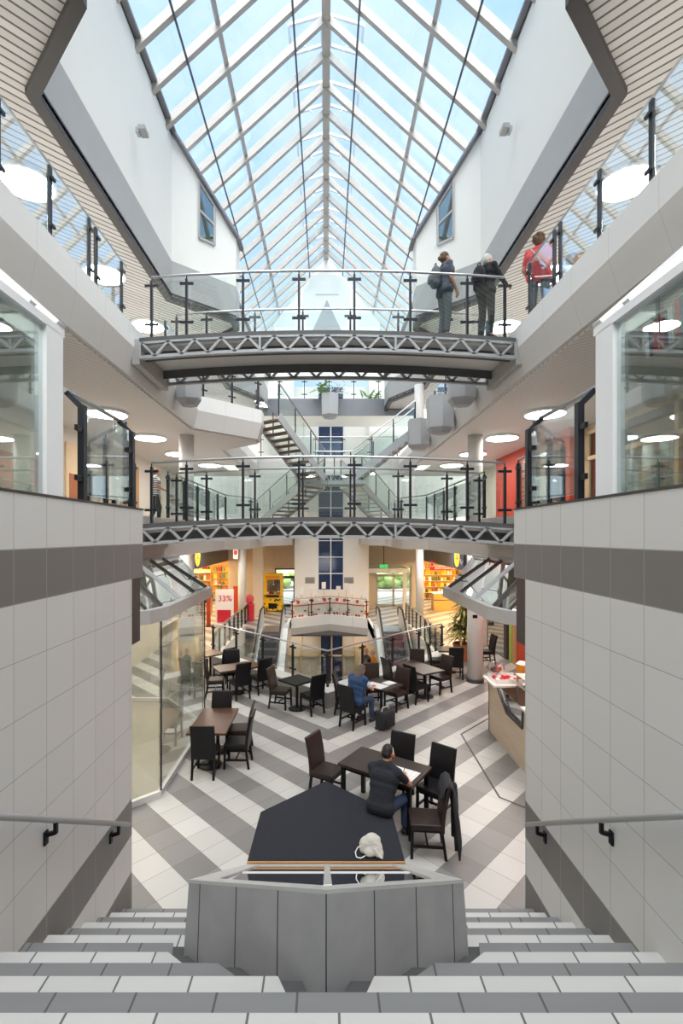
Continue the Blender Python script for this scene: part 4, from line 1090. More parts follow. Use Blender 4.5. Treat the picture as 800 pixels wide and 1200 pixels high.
bin_('display bin just right of the balcony corner',   .62, 27.3, .5, -.2, [(.05,1.55)])
bin_('display bin second along the right half of the balcony', 1.20, 26.95, .8, -.55, [(-.2,1.75),(.2,1.5)])
bin_('display bin at the right end of the balcony railing', 1.86, 26.42, .75, -.55, [(0,1.52),(.25,1.42)])
# ---- lower hall seen under the balcony
lb = sthing('window_4', (0,27.7,-4.2))
f = MB()
for x in (339,352,375,388.5,402,416): f.box(PX(x,27.6)-.04,PX(x,27.6)+.04,27.6,27.7,-4.2,-1.0)
for z in (-1.05,-2.45,-4.1): f.box(PX(339,27.6),PX(416,27.6),27.6,27.7,z-.04,z+.04)
f.build('window_frame', 'poster_cream', lb)
MB().box(PX(375,27.6),PX(402,27.6),27.70,27.72,-4.2,-1.0).build('window_pane', 'blue_glass', lb)
ps = thing('poster', 'lit poster of two people in the lower hall window', 'poster', (PX(430,27.4),27.5,-4.2)); xb = PX(432,27.4)
MB().box(PX(416.5,27.4),PX(447,27.4),27.42,27.46,-4.0,PZ(755,27.4)).build('panel', 'poster_cream', ps)
for x, mt, z, sk_ in ((429,'dark_trim',0,'tan_skin'),(436.5,'orange_juice',-.10,'skin')):
    X = PX(x,27.4); zz = PZ(763,27.4)+z
    MB().ell((X,27.41,zz),(.13,.02,.18)).build('printed_face', sk_, ps)
    MB().slab([(X-.30,27.405,zz-1.3),(X+.30,27.405,zz-1.3),(X+.24,27.405,zz-.35),(X+.08,27.405,zz-.2),(X-.08,27.405,zz-.2),(X-.24,27.405,zz-.35)], (0,.012,0)).build('printed_torso', mt, ps)
# hedge outside the doors
for i, (x, s) in enumerate(((-5.4,.9),(-3.9,.7),(3.4,.9),(5.6,1.1))):
    m = MB(); rr = random.Random(i)
    for k in range(26): m.ell((x+rr.gauss(0,.8),41+rr.gauss(0,.5),.3+rr.random()*1.1*s),(.45,.4,.4),8,6)
    o = tag(m.build('hedge_bush', 'hedge', smooth=True), ('low green bush outside the left glass door','rounded green bush outside the left glass door','green bush outside the entrance doors','tall green bush outside the entrance doors')[i], 'bush')
struct('wall_outside', MB().box(-14,14,50,50.3,-.02,3.2), 'card_white')
# ---- level one back walls: doors, windows, posters
m = sthing('door_3'); MB().box(-7.19,-7.12,15.2,18.4,Z1,7.0).build('door_leaf', 'door_wood', m); MB().box(-7.12,-7.10,16.75,16.8,Z1,7.0).build('door_gap', 'dark_trim', m)
po = thing('poster', 'tall brown and cream banner on the wall of the left middle gallery', 'poster', (-7.1,13.9,Z1+.3))
MB().box(-7.195,-7.15,13.3,14.6,Z1+.2,7.0).build('panel', 'poster_cream', po); MB().box(-7.149,-7.14,13.45,14.45,Z1+.5,Z1+1.4).build('printed_field', 'terracotta', po)
w5 = sthing('window_5')
f = MB()
for y in (6.2,8.0,9.8,11.6,13.2): f.box(7.1,7.19,y-.06,y+.06,Z1,7.3)
for z in (Z1+.06,6.5,7.2): f.box(7.1,7.19,6.2,13.2,z-.05,z+.05)
f.build('window_frame', 'poster_cream', w5); MB().box(7.15,7.18,6.2,13.2,Z1,7.2).build('window_pane', 'window_glass', w5)
d4 = sthing('door_4'); MB().box(6.60,6.74,14.2,16.2,Z1,7.0).build('door_frame', 'door_wood', d4); MB().box(6.58,6.60,14.4,16.0,Z1+.05,6.9).build('door_pane', 'window_glass', d4)
# red ground-floor wall details
d5 = sthing('door_5'); MB().box(6.40,6.498,17.2,19.2,0,2.9).build('door_frame', 'dark_trim', d5); MB().box(6.38,6.40,17.35,19.05,.05,2.8).build('door_pane', 'window_glass', d5)
t = thing('wall_disc', 'grey oval panel on the red wall behind the kiosk', 'wall panel', (6.48,13.6,2.2))
n = 32; MB().slab([(6.49,14.0+.85*math.cos(2*PI*i/n),2.55+.5*math.sin(2*PI*i/n)) for i in range(n)], (-.04,0,0)).build('panel', 'sign_grey', t)
MB().slab([(6.448,14.0+.7*math.cos(2*PI*i/n),2.55+.38*math.sin(2*PI*i/n)) for i in range(n)], (-.008,0,0)).build('inset', 'grey_fascia', t)
for y, mt in ((16.9,'lime_green'),(16.6,'door_wood')):
    struct('trim_strip', MB().box(6.44,6.498,y-.12,y+.12,0,3.6), mt)
# ================================================================ chairs and tables
def rot_of(f): return math.atan2(-f[0], f[1])
def make_chair(label, leather, rounded=False):
    t = thing('dining_chair', label, 'chair')
    MB().box(-.22,.22,-.19,.23,.40,.475).build('seat', leather, t, bevel=.018, local=True)
    b = MB(); K = 9; w = .22
    prof = []
    for i in range(K+1):
        u = i/K; z = .36 + .64*u; y = -.20 - .10*u*u; ww = w
        if rounded: ww = .215*math.sqrt(max(.10, 1-max(0,(u-.45)/.55)**2))
        prof.append((ww, y, z))
    vs = []
    for ww, y, z in prof: vs += [(-ww,y-.028,z),(ww,y-.028,z),(ww,y+.028,z),(-ww,y+.028,z)]
    fs = [(0,1,2,3), tuple(4*K+i for i in (3,2,1,0))]
    for i in range(K):
        for k in range(4): fs.append((4*i+k,4*i+(k+1)%4,4*i+4+(k+1)%4,4*i+4+k))
    b.add(vs, fs); b.build('backrest', leather, t, bevel=.014, local=True)
    for sx in (-1,1):
        MB().bar((sx*.195,.205,.40),(sx*.195,.215,0),.038,.038,(0,1,0)).build('leg', 'black_wood', t, local=True)
        MB().bar((sx*.195,-.185,.42),(sx*.195,-.245,0),.038,.038,(0,1,0)).build('leg', 'black_wood', t, local=True)
        MB().bar((sx*.195,.20,.17),(sx*.195,-.22,.17),.02,.035).build('stretcher', 'black_wood', t, local=True)
    MB().bar((-.185,0,.17),(.185,0,.17),.02,.035).build('stretcher', 'black_wood', t, local=True)
    MB().box(-.20,.20,-.18,.20,.365,.405).build('seat_frame', 'black_wood', t, local=True)
    return t
PROTO = {}
def chair(x, y, f, label, leather='black_leather', rounded=False, group='dining chairs'):
    k = (leather, rounded)
    if k not in PROTO: o = PROTO[k] = make_chair(label, leather, rounded)
    else: o = dup(PROTO[k])
    o.location = (x, y, .001); o.rotation_euler = (0,0,rot_of(f)); o['label'] = label; o['group'] = group
    return o
def table(x, y, f, L, W, label, wood, legs='pedestal', two=False):
    """f = direction of the long side"""
    t = thing('dining_table', label, 'table', (x,y,.001), math.atan2(f[1], f[0]), 'dining tables')
    MB().box(-L/2,L/2,-W/2,W/2,.705,.75).build('tabletop', wood, t, bevel=.006, local=True)
    if legs == 'four':
        for a in (-1,1):
            for b in (-1,1): MB().box(a*(L/2-.07)-.03,a*(L/2-.07)+.03,b*(W/2-.07)-.03,b*(W/2-.07)+.03,0,.705).build('leg', 'black_wood', t, local=True)
        MB().box(-L/2+.05,L/2-.05,-W/2+.06,W/2-.06,.64,.705).build('apron', 'black_wood', t, local=True)
    else:
        for px in ((-L*.24, L*.24) if two else (0,)):
            MB().lathe([(.22,0),(.22,.018),(.05,.04),(.035,.08),(.035,.64),(.10,.69),(.10,.705)], (px,0,0), 24).build('pedestal', 'black_metal', t, local=True, smooth=False)
    return t
BR, BL = 'brown_leather', 'black_leather'
# table where the man in the dark tee reads
table(.93,7.70,(.815,-.58),1.30,.76,'dark wooden table where the man in the dark tee shirt reads','table_dark','four')
chair(.02,8.16,(.85,-.52),'brown leather chair drawn up to the far left end of the reading table',BR)
chair(1.19,8.10,(-.50,-.87),'black chair tucked behind the reading table, its back seen between two others',BL)
chair(1.72,7.62,(-.66,-.75),'black chair turned to the camera at the right end of the reading table',BL)
a4 = chair(1.40,6.76,(-1,.10),'dark brown chair with a black coat hung over its back',BR)
# table beside the glass enclosure
table(-2.22,9.58,(0,1),1.32,.74,'long brown table beside the glass enclosure','table_brown','pedestal',True)
chair(-2.22,8.93,(0,1),'black chair at the viewer end of the long brown table',BL)
chair(-2.28,10.32,(0,-1),'black chair at the far end of the long brown table',BL)
chair(-1.70,9.30,(-1,.02),'black chair on the aisle side of the long brown table',BL)
chair(-1.78,9.93,(-1,-.05),'round-backed dark chair on the aisle side of the long brown table',BR,True)
# brown table against the kerb, left
table(-2.50,13.55,(.87,.5),1.22,.72,'brown table with four chairs against the kerb left of the escalator','table_brown','pedestal')
chair(-3.05,13.30,(1,.15),'brown chair at the wall-side end of the brown kerb table',BR)
chair(-2.36,13.16,(-.55,.83),'black chair with its back to the camera, first at the brown kerb table',BL)
chair(-1.85,13.62,(-.6,.8),'black chair with its back to the camera, second at the brown kerb table',BL)
chair(-2.72,14.16,(.3,-.95),'black chair behind the brown kerb table, only its back top showing',BL)
table(-3.62,15.10,(.707,.707),.70,.70,'small orange-brown table by the side railing','table_brown','pedestal')
chair(-4.05,15.35,(1,-.3),'black chair on the wall side of the small orange-brown table',BL)
chair(-3.15,14.82,(-.75,.65),'black chair on the viewer side of the small orange-brown table',BL)
# small black table at the kerb
table(-.74,12.28,(.707,-.707),.68,.68,'small square black table at the kerb near its point','black_wood','pedestal')
chair(-1.17,12.42,(.95,-.3),'brown chair on the left of the small square black table',BR)
chair(-.35,12.05,(-.61,.79),'black chair with its back to the camera at the small square black table',BL)
# table of the woman in the denim vest
table(1.36,11.92,(.707,-.707),.82,.70,'reddish dark table where the person in the denim vest reads a newspaper','table_dark','pedestal')
chair(.62,11.20,(.66,.75),'black chair the person in the denim vest sits on',BL)
chair(.48,12.02,(.98,-.15),'black chair behind the person in the denim vest near the kerb point',BL)
chair(1.22,12.62,(.1,-1),'brown chair behind the newspaper table by the kerb',BR)
chair(1.78,12.30,(-.75,-.66),'brown chair at the right end of the newspaper table',BR)
# long dark table right
table(2.55,13.50,(.5,-.87),1.36,.78,'long dark table with four chairs between newspaper table and column','table_dark','pedestal',True)
chair(2.42,12.86,(.83,.55),'black chair with its back to the camera at the long dark table',BL)
chair(1.90,13.55,(.87,.45),'brown chair on the kerb side of the long dark table',BR)
chair(2.68,14.25,(-.2,-.98),'brown chair at the escalator end of the long dark table',BR)
chair(3.22,13.62,(-.80,-.5),'brown chair on the column side of the long dark table',BR)
# table behind the column
table(4.0,15.62,(1,-.1),.8,.7,'dark table in front of the dracaena','table_dark','pedestal')
chair(3.52,15.45,(1,0),'dark chair left of the table in front of the dracaena',BL)
chair(4.0,15.0,(.1,1),'black chair with its back to the camera beside the round column',BL)
chair(5.5,16.6,(-1,-.1),'black chair standing alone behind the round column near the red wall',BL)
# coat over the chair
co = thing('coat', 'black coat hung over the back of a dark brown chair', 'coat', (1.69,6.73,.2), rot_of((-1,.10)))
cp = [(.115,.80),(.095,.88),(.06,1.0),(0.0,1.045),(-.06,.99),(-.09,.80),(-.115,.55),(-.125,.30),(-.12,.10)]
vs = []; W_ = 9; rr = random.Random(5)
for i, (yy, zz) in enumerate(cp):
    for k in range(W_):
        u = k/(W_-1)-.5; wid = .40 + (.02*i if i > 3 else 0)
        vs.append((u*wid + (.03*math.sin(i*1.3+k) if i > 4 else 0), yy - .035*math.cos(k*1.9+i*.6)*(1 if i > 4 else .2), zz - .22 + (.10*abs(math.sin(k*1.7)) if i == len(cp)-1 else 0)))
n_ = len(cp); m = MB()
off = [(x, y+(.02 if i >= 4*W_ else -.02 if i < 2*W_ else 0), z-(.02 if 2*W_ <= i < 4*W_ else 0)) for i, (x, y, z) in enumerate(vs)]
allv = vs + off; fs = []
for i in range(n_-1):
    for k in range(W_-1):
        a = i*W_+k; fs += [(a,a+1,a+W_+1,a+W_), (len(vs)+a,len(vs)+a+W_,len(vs)+a+W_+1,len(vs)+a+1)]
rim = [k for k in range(W_)] + [i*W_+W_-1 for i in range(1,n_)] + [(n_-1)*W_+k for k in range(W_-2,-1,-1)] + [i*W_ for i in range(n_-2,0,-1)]
for a, b in zip(rim, rim[1:]+rim[:1]): fs.append((a,b,len(vs)+b,len(vs)+a))
m.add(allv, fs); m.build('coat_body', 'black_cloth', co, local=True, smooth=True)
MB().cap((.12,-.10,.66),.055,(.20,-.14,.30),.045).cap((.20,-.14,.30),.045,(.22,-.13,.0),.04).build('sleeve', 'black_cloth', co, local=True, smooth=True)
# papers
def paper(label, x, y, rzv, n=1, name='newspaper', cat='newspaper', w=.30, h=.42):
    t = thing(name, label, cat, (x,y,.7515), rzv)
    MB().box(-w,0,-h/2,h/2,0,.003).build('page', 'newsprint', t, local=True); MB().slab([(0,-h/2,.0),(w,-h/2,.0),(w,h/2,.0),(0,h/2,.0)], (0,0,.005)).build('page', 'newsprint', t, local=True)
    return t
paper('open newspaper under the hand of the man in the dark tee shirt', 1.18, 7.42, -.62, w=.22, h=.32)
paper('open newspaper in front of the person in the denim vest', 1.22, 11.78, -.75, w=.26, h=.36)
paper('second newspaper at the far side of the reading person in denim', 1.56, 11.98, -.9, w=.13, h=.28)
# wheeled black bag on the floor
bg = thing('travel_bag', 'black wheeled bag standing on the floor by the newspaper table', 'bag', (1.35,11.02,0), .75)
MB().box(-.21,.21,-.13,.13,.05,.42).build('bag_body', 'black_cloth', bg, bevel=.03, local=True); MB().box(-.16,.16,-.145,-.131,.10,.28).build('front_pocket', 'black_leather', bg, bevel=.006, local=True)
for sx in (-1,1): MB().tube((sx*.17,.10,.04),(sx*.21,.10,.04),.04,12).build('wheel', 'rubber', bg, local=True)
MB().path([(-.12,0,.42),(-.10,0,.50),(.10,0,.50),(.12,0,.42)],.014,6).build('handle', 'canvas', bg, local=True)
# drawstring bag on the platform edge
db = thing('drawstring_bag', 'white drawstring bag lying on the near edge of the black platform', 'bag', (.56,5.98,.451), .0)
m = MB().ell((-.03,.05,.10),(.12,.10,.10)).ell((.01,.04,.17),(.09,.08,.07)).ell((.05,.0,.09),(.09,.09,.09)).ell((.09,-.04,.05),(.06,.06,.05)).ell((.115,-.075,.025),(.028,.035,.022)).ell((-.09,.03,.06),(.06,.06,.06)).ell((.06,.03,.17),(.06,.06,.05)).ell((-.02,-.03,.06),(.08,.06,.06))
m.build('bag_body', 'canvas', db, local=True, remesh=.012, relax=3)
MB().path([(-.08,-.05,.02),(-.14,-.08,.012),(-.19,-.07,.02),(-.20,-.02,.05),(-.17,.0,.09),(-.12,.01,.11)],.007,6).path([(.02,-.085,.14),(.07,-.10,.09),(.11,-.10,.03),(.13,-.09,.01)],.006,6).build('cord', 'cord_white', db, local=True)
MB().path([(-.11,-.02,.17),(-.05,-.055,.17),(.03,-.06,.18),(.10,-.05,.14)],.006,5).build('seam', 'canvas', db, local=True)
# dark metal strip set in the floor, outlining a matching enclosure
struct('trim_floor_strip', MB().wallpath([(3.9,11.65),(2.98,10.72),(2.90,8.12),(3.4,7.62)], .0005, .006, .03), 'dark_trim')
# ================================================================ kiosk counter
kc = thing('kiosk_counter', 'wooden kiosk counter with dark glass display under the canopy', 'counter', (4.1,9.6,0))
KX = 3.68
front = [(KX,8.2,0),(KX,10.95,0),(KX,10.95,1.16),(KX,10.35,1.16),(KX,9.85,.80),(KX,9.05,.80),(KX,9.0,1.16),(KX,8.2,1.16)]
m = MB(); m.slab(front, (.06,0,0)); m.box(KX,4.9,10.89,10.95,0,1.16); m.build('front_panel', 'counter_oak', kc)
MB().box(KX-.10,4.6,10.30,11.05,1.16,1.205).box(KX-.05,4.6,8.2,9.05,1.16,1.205).build('worktop', 'card_white', kc)
MB().box(KX+.10,4.6,9.0,10.3,.70,.74).build('display_floor', 'black_metal', kc)
MB().slab([(KX+.03,10.3,1.15),(KX+.03,9.85,.80),(KX+.03,9.07,.80),(KX+.03,9.07,1.15)], (.01,0,0)).build('display_glass', 'canopy_glass', kc)
MB().bar((KX,10.36,1.17),(KX,9.84,.80),.05,.05,(1,0,0)).bar((KX,9.84,.80),(KX,9.04,.80),.05,.05,(1,0,0)).bar((KX,9.04,.80),(KX,9.02,1.17),.05,.05,(1,0,0)).build('display_frame', 'dark_trim', kc)
MB().box(KX+.35,KX+.40,9.05,10.3,1.25,1.30).box(KX+.35,4.6,9.05,10.3,1.45,1.47).build('upper_shelf', 'steel_light', kc)
for y in (9.1,10.25): MB().box(KX+.36,KX+.39,y-.015,y+.015,.74,1.45).build('shelf_post', 'steel', kc)
def item(name, label, cat, mb, mt, grp=None, smooth=True):
    return tag(mb.build(name, mt, None, smooth=smooth), label, cat, grp)
bx = thing('serving_tray', 'white tray of red packets at the far end of the kiosk counter', 'tray', (KX+.25,10.68,1.206))
MB().box(KX-.02,KX+.56,10.42,10.95,1.206,1.225).build('tray_base', 'card_white', bx)
for a in (10.42,10.94): MB().box(KX-.02,KX+.56,a-.008,a+.008,1.225,1.30).build('tray_side', 'card_white', bx)
for i in range(10):
    item('packet','small red wrapped packet on the white tray of the kiosk','packet',MB().ell((KX+.06+.10*(i % 5),10.55+.2*(i//5),1.265),(.05,.07,.038),10,7),'red_plastic' if i % 3 else 'card_white','packets on the kiosk tray')
bl = thing('glass_bowl', 'round glass bowl of dark red fruit on the kiosk counter', 'bowl', (KX+.18,10.86,1.31))
MB().lathe([(.06,0),(.14,.06),(.19,.16),(.17,.28),(.16,.28),(.18,.16),(.13,.07)], (KX+.18,10.98,1.226), 22).build('bowl_shell', 'rail_glass', bl, smooth=True)
for i in range(9):
    a = i*2.4; item('apple','dark red fruit in the glass bowl on the kiosk counter','fruit',MB().ell((KX+.18+.08*math.cos(a)*(i > 0),10.98+.08*math.sin(a)*(i > 0),1.32+.016*i),(.05,.05,.048),10,7),('red_plastic','dark_trim','red_wall')[i % 3],'fruit in the glass bowl')
js = thing('juice_dispenser', 'orange juice dispenser with white lid on the kiosk counter', 'dispenser', (KX+.62,10.6,1.206))
MB().lathe([(.11,.06),(.12,.36),(.12,.38)], (KX+.62,10.62,1.206), 20).build('juice_tank', 'orange_juice', js, smooth=True); MB().lathe([(.125,0),(.07,.05),(.02,.06)], (KX+.62,10.62,1.586), 20).build('lid', 'card_white', js); MB().lathe([(.10,0),(.10,.06)], (KX+.62,10.62,1.206), 20).build('stand', 'steel', js)
js2 = thing('juice_dispenser', 'amber drink dispenser standing behind the orange one', 'dispenser', (KX+.84,10.5,1.206))
MB().lathe([(.09,0),(.10,.30),(.05,.34)], (KX+.84,10.46,1.206), 18).build('juice_tank', 'table_brown', js2, smooth=True); MB().lathe([(.05,0),(.05,.05)], (KX+.84,10.46,1.546), 16).build('lid', 'red_plastic', js2)
mc = thing('coffee_machine', 'black and red coffee machine at the back of the kiosk', 'coffee machine', (5.1,10.9,0))
MB().box(4.75,5.6,10.4,11.3,0,1.1).build('cabinet', 'black_metal', mc); MB().box(4.8,5.4,10.5,11.1,1.1,1.55).build('machine_body', 'black_metal', mc, bevel=.03); MB().box(4.78,4.8,10.55,11.05,1.35,1.5).build('front_panel', 'red_plastic', mc)
for i in range(4): item('cup','white cup stacked on the coffee machine','cup',MB().lathe([(.03,0),(.042,.08),(.038,.08),(.028,.006)],(4.9+.11*i,10.7,1.551),14),'card_white','cups on the coffee machine')
for i in range(7):
    y = 9.15+.15*i; item('sandwich',"filled roll in the glass display of the kiosk",'food',MB().ell((KX+.30,y,.785),(.12,.06,.045),12,7),('orange_juice','lime_green','yellow_plastic')[i % 3],'rolls in the kiosk display')
for i in range(5): item('bottle','small red-capped bottle on the upper shelf of the kiosk','bottle',MB().lathe([(.035,0),(.035,.14),(.014,.18),(.016,.22)],(KX+.5,9.2+.2*i,1.471),12),('red_plastic','leaf','orange_juice')[i % 3],'bottles on the kiosk shelf')
item('napkin_box','white napkin box at the viewer end of the kiosk counter','box',MB().box(KX+.05,KX+.25,8.55,8.8,1.206,1.30),'card_white',None,False)
item('sauce_bottle','red sauce bottle beside the napkin box on the kiosk counter','bottle',MB().lathe([(.035,0),(.035,.14),(.012,.19),(.008,.22)],(KX+.12,9.0,1.206),12),'red_plastic')
struct('trim_kiosk_back', MB().box(4.95,5.0,8.0,10.3,0,1.2), 'counter_oak')
# ================================================================ people
def hand(mb, w, d, palm, s=1.0, curl=.5):
    """palm + four fingers + thumb; w wrist, d direction of the hand, palm = normal of the palm"""
    w, d, pn = Vector(w), Vector(d).normalized(), Vector(palm).normalized(); pn = (pn - d*pn.dot(d)).normalized(); sd = d.cross(pn)
    c = w + d*.045*s
    mb.cap(tuple(w), .026*s, tuple(w+d*.03*s), .028*s, 10)
    for k in (-1,0,1): mb.cap(tuple(w+d*.02*s+sd*.016*k*s), .017*s, tuple(w+d*.08*s+sd*.024*k*s), .015*s, 8)
    for k, L in ((-1.5,.062),(-.5,.074),(.5,.07),(1.5,.054)):
        a = w + d*.085*s + sd*.019*k*s; e1 = (d*math.cos(curl*.6)+pn*math.sin(curl*.6)); e2 = (d*math.cos(curl*1.6)+pn*math.sin(curl*1.6))
        b = a + e1*L*.5*s; q = b + e2*L*.5*s
        mb.cap(tuple(a), .0095*s, tuple(b), .009*s, 7); mb.cap(tuple(b), .009*s, tuple(q), .0078*s, 7)
    a = w + d*.03*s + sd*.026*s; b = a + (d*.6+sd*.6+pn*.35).normalized()*.038*s; q = b + (d*.85+pn*.5).normalized()*.032*s
    mb.cap(tuple(a), .012*s, tuple(b), .011*s, 7); mb.cap(tuple(b), .011*s, tuple(q), .009*s, 7)
def head_parts(root, H, face, up, skin, hair, style, body):
    """adds a head to the body mesh, hair and eyes as children"""
    H, fc, up = Vector(H), Vector(face).normalized(), Vector(up).normalized(); up = (up - fc*up.dot(fc)).normalized(); sd = fc.cross(up)
    Q = Matrix((sd, fc, up)).transposed().to_euler()
    P = lambda a, b, c: tuple(H + sd*a + fc*b + up*c)
    body.ell(P(0,-.005,.02), (.076,.094,.105), 18, 12, Q); body.ell(P(0,.025,-.055), (.056,.062,.062), 14, 9, Q)
    body.cap(P(0,.088,.012), .011, P(0,.106,-.020), .015, 8); body.ell(P(0,.082,-.058), (.024,.012,.009), 8, 6, Q)
    for k in (-1,1): body.ell(P(.078*k,-.008,-.005), (.011,.020,.032), 8, 6, Q)
    for k in (-1,1): MB().ell(P(.031*k,.080,.018), (.011,.008,.007), 8, 6, Q).build('eye', 'black_wood', root, local=True)
    h = MB()
    h.ell(P(0,-.022,.045), (.084,.098,.096), 18, 12, Q)
    if style == 'short': h.ell(P(0,-.045,.0), (.080,.070,.075), 14, 9, Q)
    if style == 'bun': h.ell(P(0,-.05,.0), (.080,.070,.085), 14, 9, Q).ell(P(0,-.135,.0), (.04,.045,.045), 12, 8, Q)
    if style == 'long': h.ell(P(0,-.05,-.02), (.095,.075,.12), 14, 9, Q).ell(P(-.06,-.05,-.12), (.045,.05,.12), 12, 8, Q).ell(P(.06,-.05,-.12), (.045,.05,.12), 12, 8, Q).ell(P(0,-.075,-.13), (.085,.045,.13), 12, 8, Q)
    if style == 'curly':
        rr = random.Random(2)
        for i in range(26):
            a = rr.uniform(0,2*PI); b = rr.uniform(-.5,1.2); h.ell(P(.095*math.cos(a)*math.cos(b),-.035+.10*math.sin(a)*math.cos(b)*.9,.03+.10*math.sin(b)), (.034,.034,.034), 8, 6)
        h.ell(P(0,-.05,-.01), (.09,.075,.10), 14, 9, Q)
    h.build('hair', hair, root, local=True, remesh=.008, relax=2)
def person(label, loc, rz, J, skin, hair, style, top, trousers, shoe='shoe_black', sleeve='short', topname='shirt', sc=1., hands=(None,None), fem=False, vest=None):
    t = thing('person', label, 'person', loc, rz); t.scale = (sc,)*3
    j = {k: Vector(v) for k, v in J.items()}
    b = MB(); c = MB(); tr = MB()
    # body
    head_parts(t, j['head'], j['face'], j['up'], skin, hair, style, b)
    b.cap(tuple(j['neck']), .058, tuple(j['head']-j['up'].normalized()*.05+Vector((0,0,0))), .052)
    def torso(m, g, w=1.):
        p, wst, ch, nk = j['pelvis'], j['waist'], j['chest'], j['neck']
        side = (j['shR']-j['shL']).normalized()
        for q, hw, r in ((p,.095,.105),(wst,.075,.10),((wst+ch)/2,.085,.105),(ch,.10,.112)):
            m.cap(tuple(q-side*hw*w), r*w+g, tuple(q+side*hw*w), r*w+g)
        for a_, b_ in ((p,wst),(wst,ch)): 
            for k in (-.07,0,.07): m.cap(tuple(a_+side*k*w), .10*w+g, tuple(b_+side*k*w), .10*w+g)
        for sgn, s_ in ((-1,'shL'),(1,'shR')): m.cap(tuple(ch+side*sgn*.05), .10*w+g, tuple(j[s_]), .062+g); m.cap(tuple(nk-side*0), .055+g, tuple(j[s_]), .055+g)
        m.cap(tuple(ch), .10*w+g, tuple(nk-(nk-ch).normalized()*.02), .062+g)
    torso(b, -.012); torso(c, .012, J_w(fem))
    for S in 'LR':
        sh, el, wr = j['sh'+S], j['el'+S], j['wr'+S]
        b.cap(tuple(sh), .050, tuple(el), .040); b.cap(tuple(el), .040, tuple(el.lerp(wr,.45)), .037); b.cap(tuple(el.lerp(wr,.45)), .037, tuple(wr), .026)
        hd = hands[0 if S == 'L' else 1]
        d = (wr-el).normalized(); pn = Vector((0,0,-1)) if hd is None else Vector(hd[1]); d = d if hd is None else Vector(hd[0])
        hand(b, wr, d, pn, 1.0, .55 if hd is None else hd[2])
        e = el if sleeve == 'long' else sh.lerp(el,.62)
        c.cap(tuple(sh), .066, tuple(e), .058 if sleeve == 'short' else .053)
        if sleeve == 'long': c.cap(tuple(el), .053, tuple(el.lerp(wr,.93)), .040)
        hp, kn, an = j['hip'+S], j['kn'+S], j['an'+S]
        b.cap(tuple(hp), .080, tuple(kn), .052); b.cap(tuple(kn), .050, tuple(an), .036)
        tr.cap(tuple(hp), .098, tuple(kn), .070); tr.cap(tuple(kn), .069, tuple(an+(kn-an).normalized()*.04), .058)
        tr.cap(tuple(j['pelvis']), .115, tuple(hp), .10)
        fd = Vector(j.get('toe'+S, Vector((0,1,0)))).normalized(); h0 = an - Vector((0,0,.045))
        b.cap(tuple(an), .036, tuple(h0), .034); b.cap(tuple(h0), .032, tuple(h0+fd*.13), .028)
        s = MB(); s.cap(tuple(h0-fd*.05), .043, tuple(h0+fd*.06), .046); s.cap(tuple(h0+fd*.06), .046, tuple(h0+fd*.16), .036)
        zb = min(v[2] for v in s.v); s.build('shoe', shoe, t, local=True, remesh=.012, relax=2)
    p, w_ = j['pelvis'], j['waist']; side = (j['shR']-j['shL']).normalized()
    tr.cap(tuple(p-side*.09), .118, tuple(p+side*.09), .118); tr.cap(tuple(p.lerp(w_,.6)-side*.07), .110, tuple(p.lerp(w_,.6)+side*.07), .110)
    b.build('body', skin, t, local=True, remesh=.0085, relax=2)
    c.build(topname, top, t, local=True, remesh=.012, relax=4)
    tr.build('trousers', trousers, t, local=True, remesh=.012, relax=4)
    if vest:
        v = MB(); torso(v, .026, J_w(fem)); v.build('vest', vest, t, local=True, remesh=.012, relax=4)
    return t
def J_w(fem): return 1.05 if not fem else 1.12
def standing(**k):
    J = dict(pelvis=(0,0,.95), waist=(0,.0,1.10), chest=(0,.01,1.32), neck=(0,0,1.48), head=(0,.02,1.61), face=(0,1,0), up=(0,0,1),
             shL=(-.19,0,1.42), shR=(.19,0,1.42), elL=(-.24,-.03,1.13), elR=(.24,-.03,1.13), wrL=(-.24,.06,.89), wrR=(.24,.06,.89),
             hipL=(-.10,0,.92), hipR=(.10,0,.92), knL=(-.11,.02,.50), knR=(.11,.02,.50), anL=(-.12,-.02,.09), anR=(.12,-.02,.09))
    J.update(k); return J
def backpack(label, x, y, z, rz, mat, sc=1.):
    t = thing('backpack', label, 'backpack', (x,y,z), rz); t.scale = (sc,)*3
    m = MB().ell((0,0,.20),(.15,.10,.22),16,12).ell((0,-.06,.14),(.11,.07,.13)).ell((0,0,.06),(.14,.09,.08)); m.build('pack_body', mat, t, local=True, remesh=.014, relax=3)
    MB().ell((0,-.12,.13),(.09,.035,.10)).build('front_pocket', mat, t, local=True, smooth=True)
    for k in (-1,1): MB().path([(.09*k,.08,.38),(.10*k,.15,.43),(.12*k,.27,.36),(.12*k,.29,.22),(.13*k,.20,.08),(.11*k,.08,.06)],.016,6).build('strap', 'black_cloth', t, local=True)
    MB().path([(-.04,.0,.41),(-.03,.0,.46),(.03,.0,.46),(.04,.0,.41)],.01,6).build('grab_loop', 'black_cloth', t, local=True)
    return t
DZ = 8.31
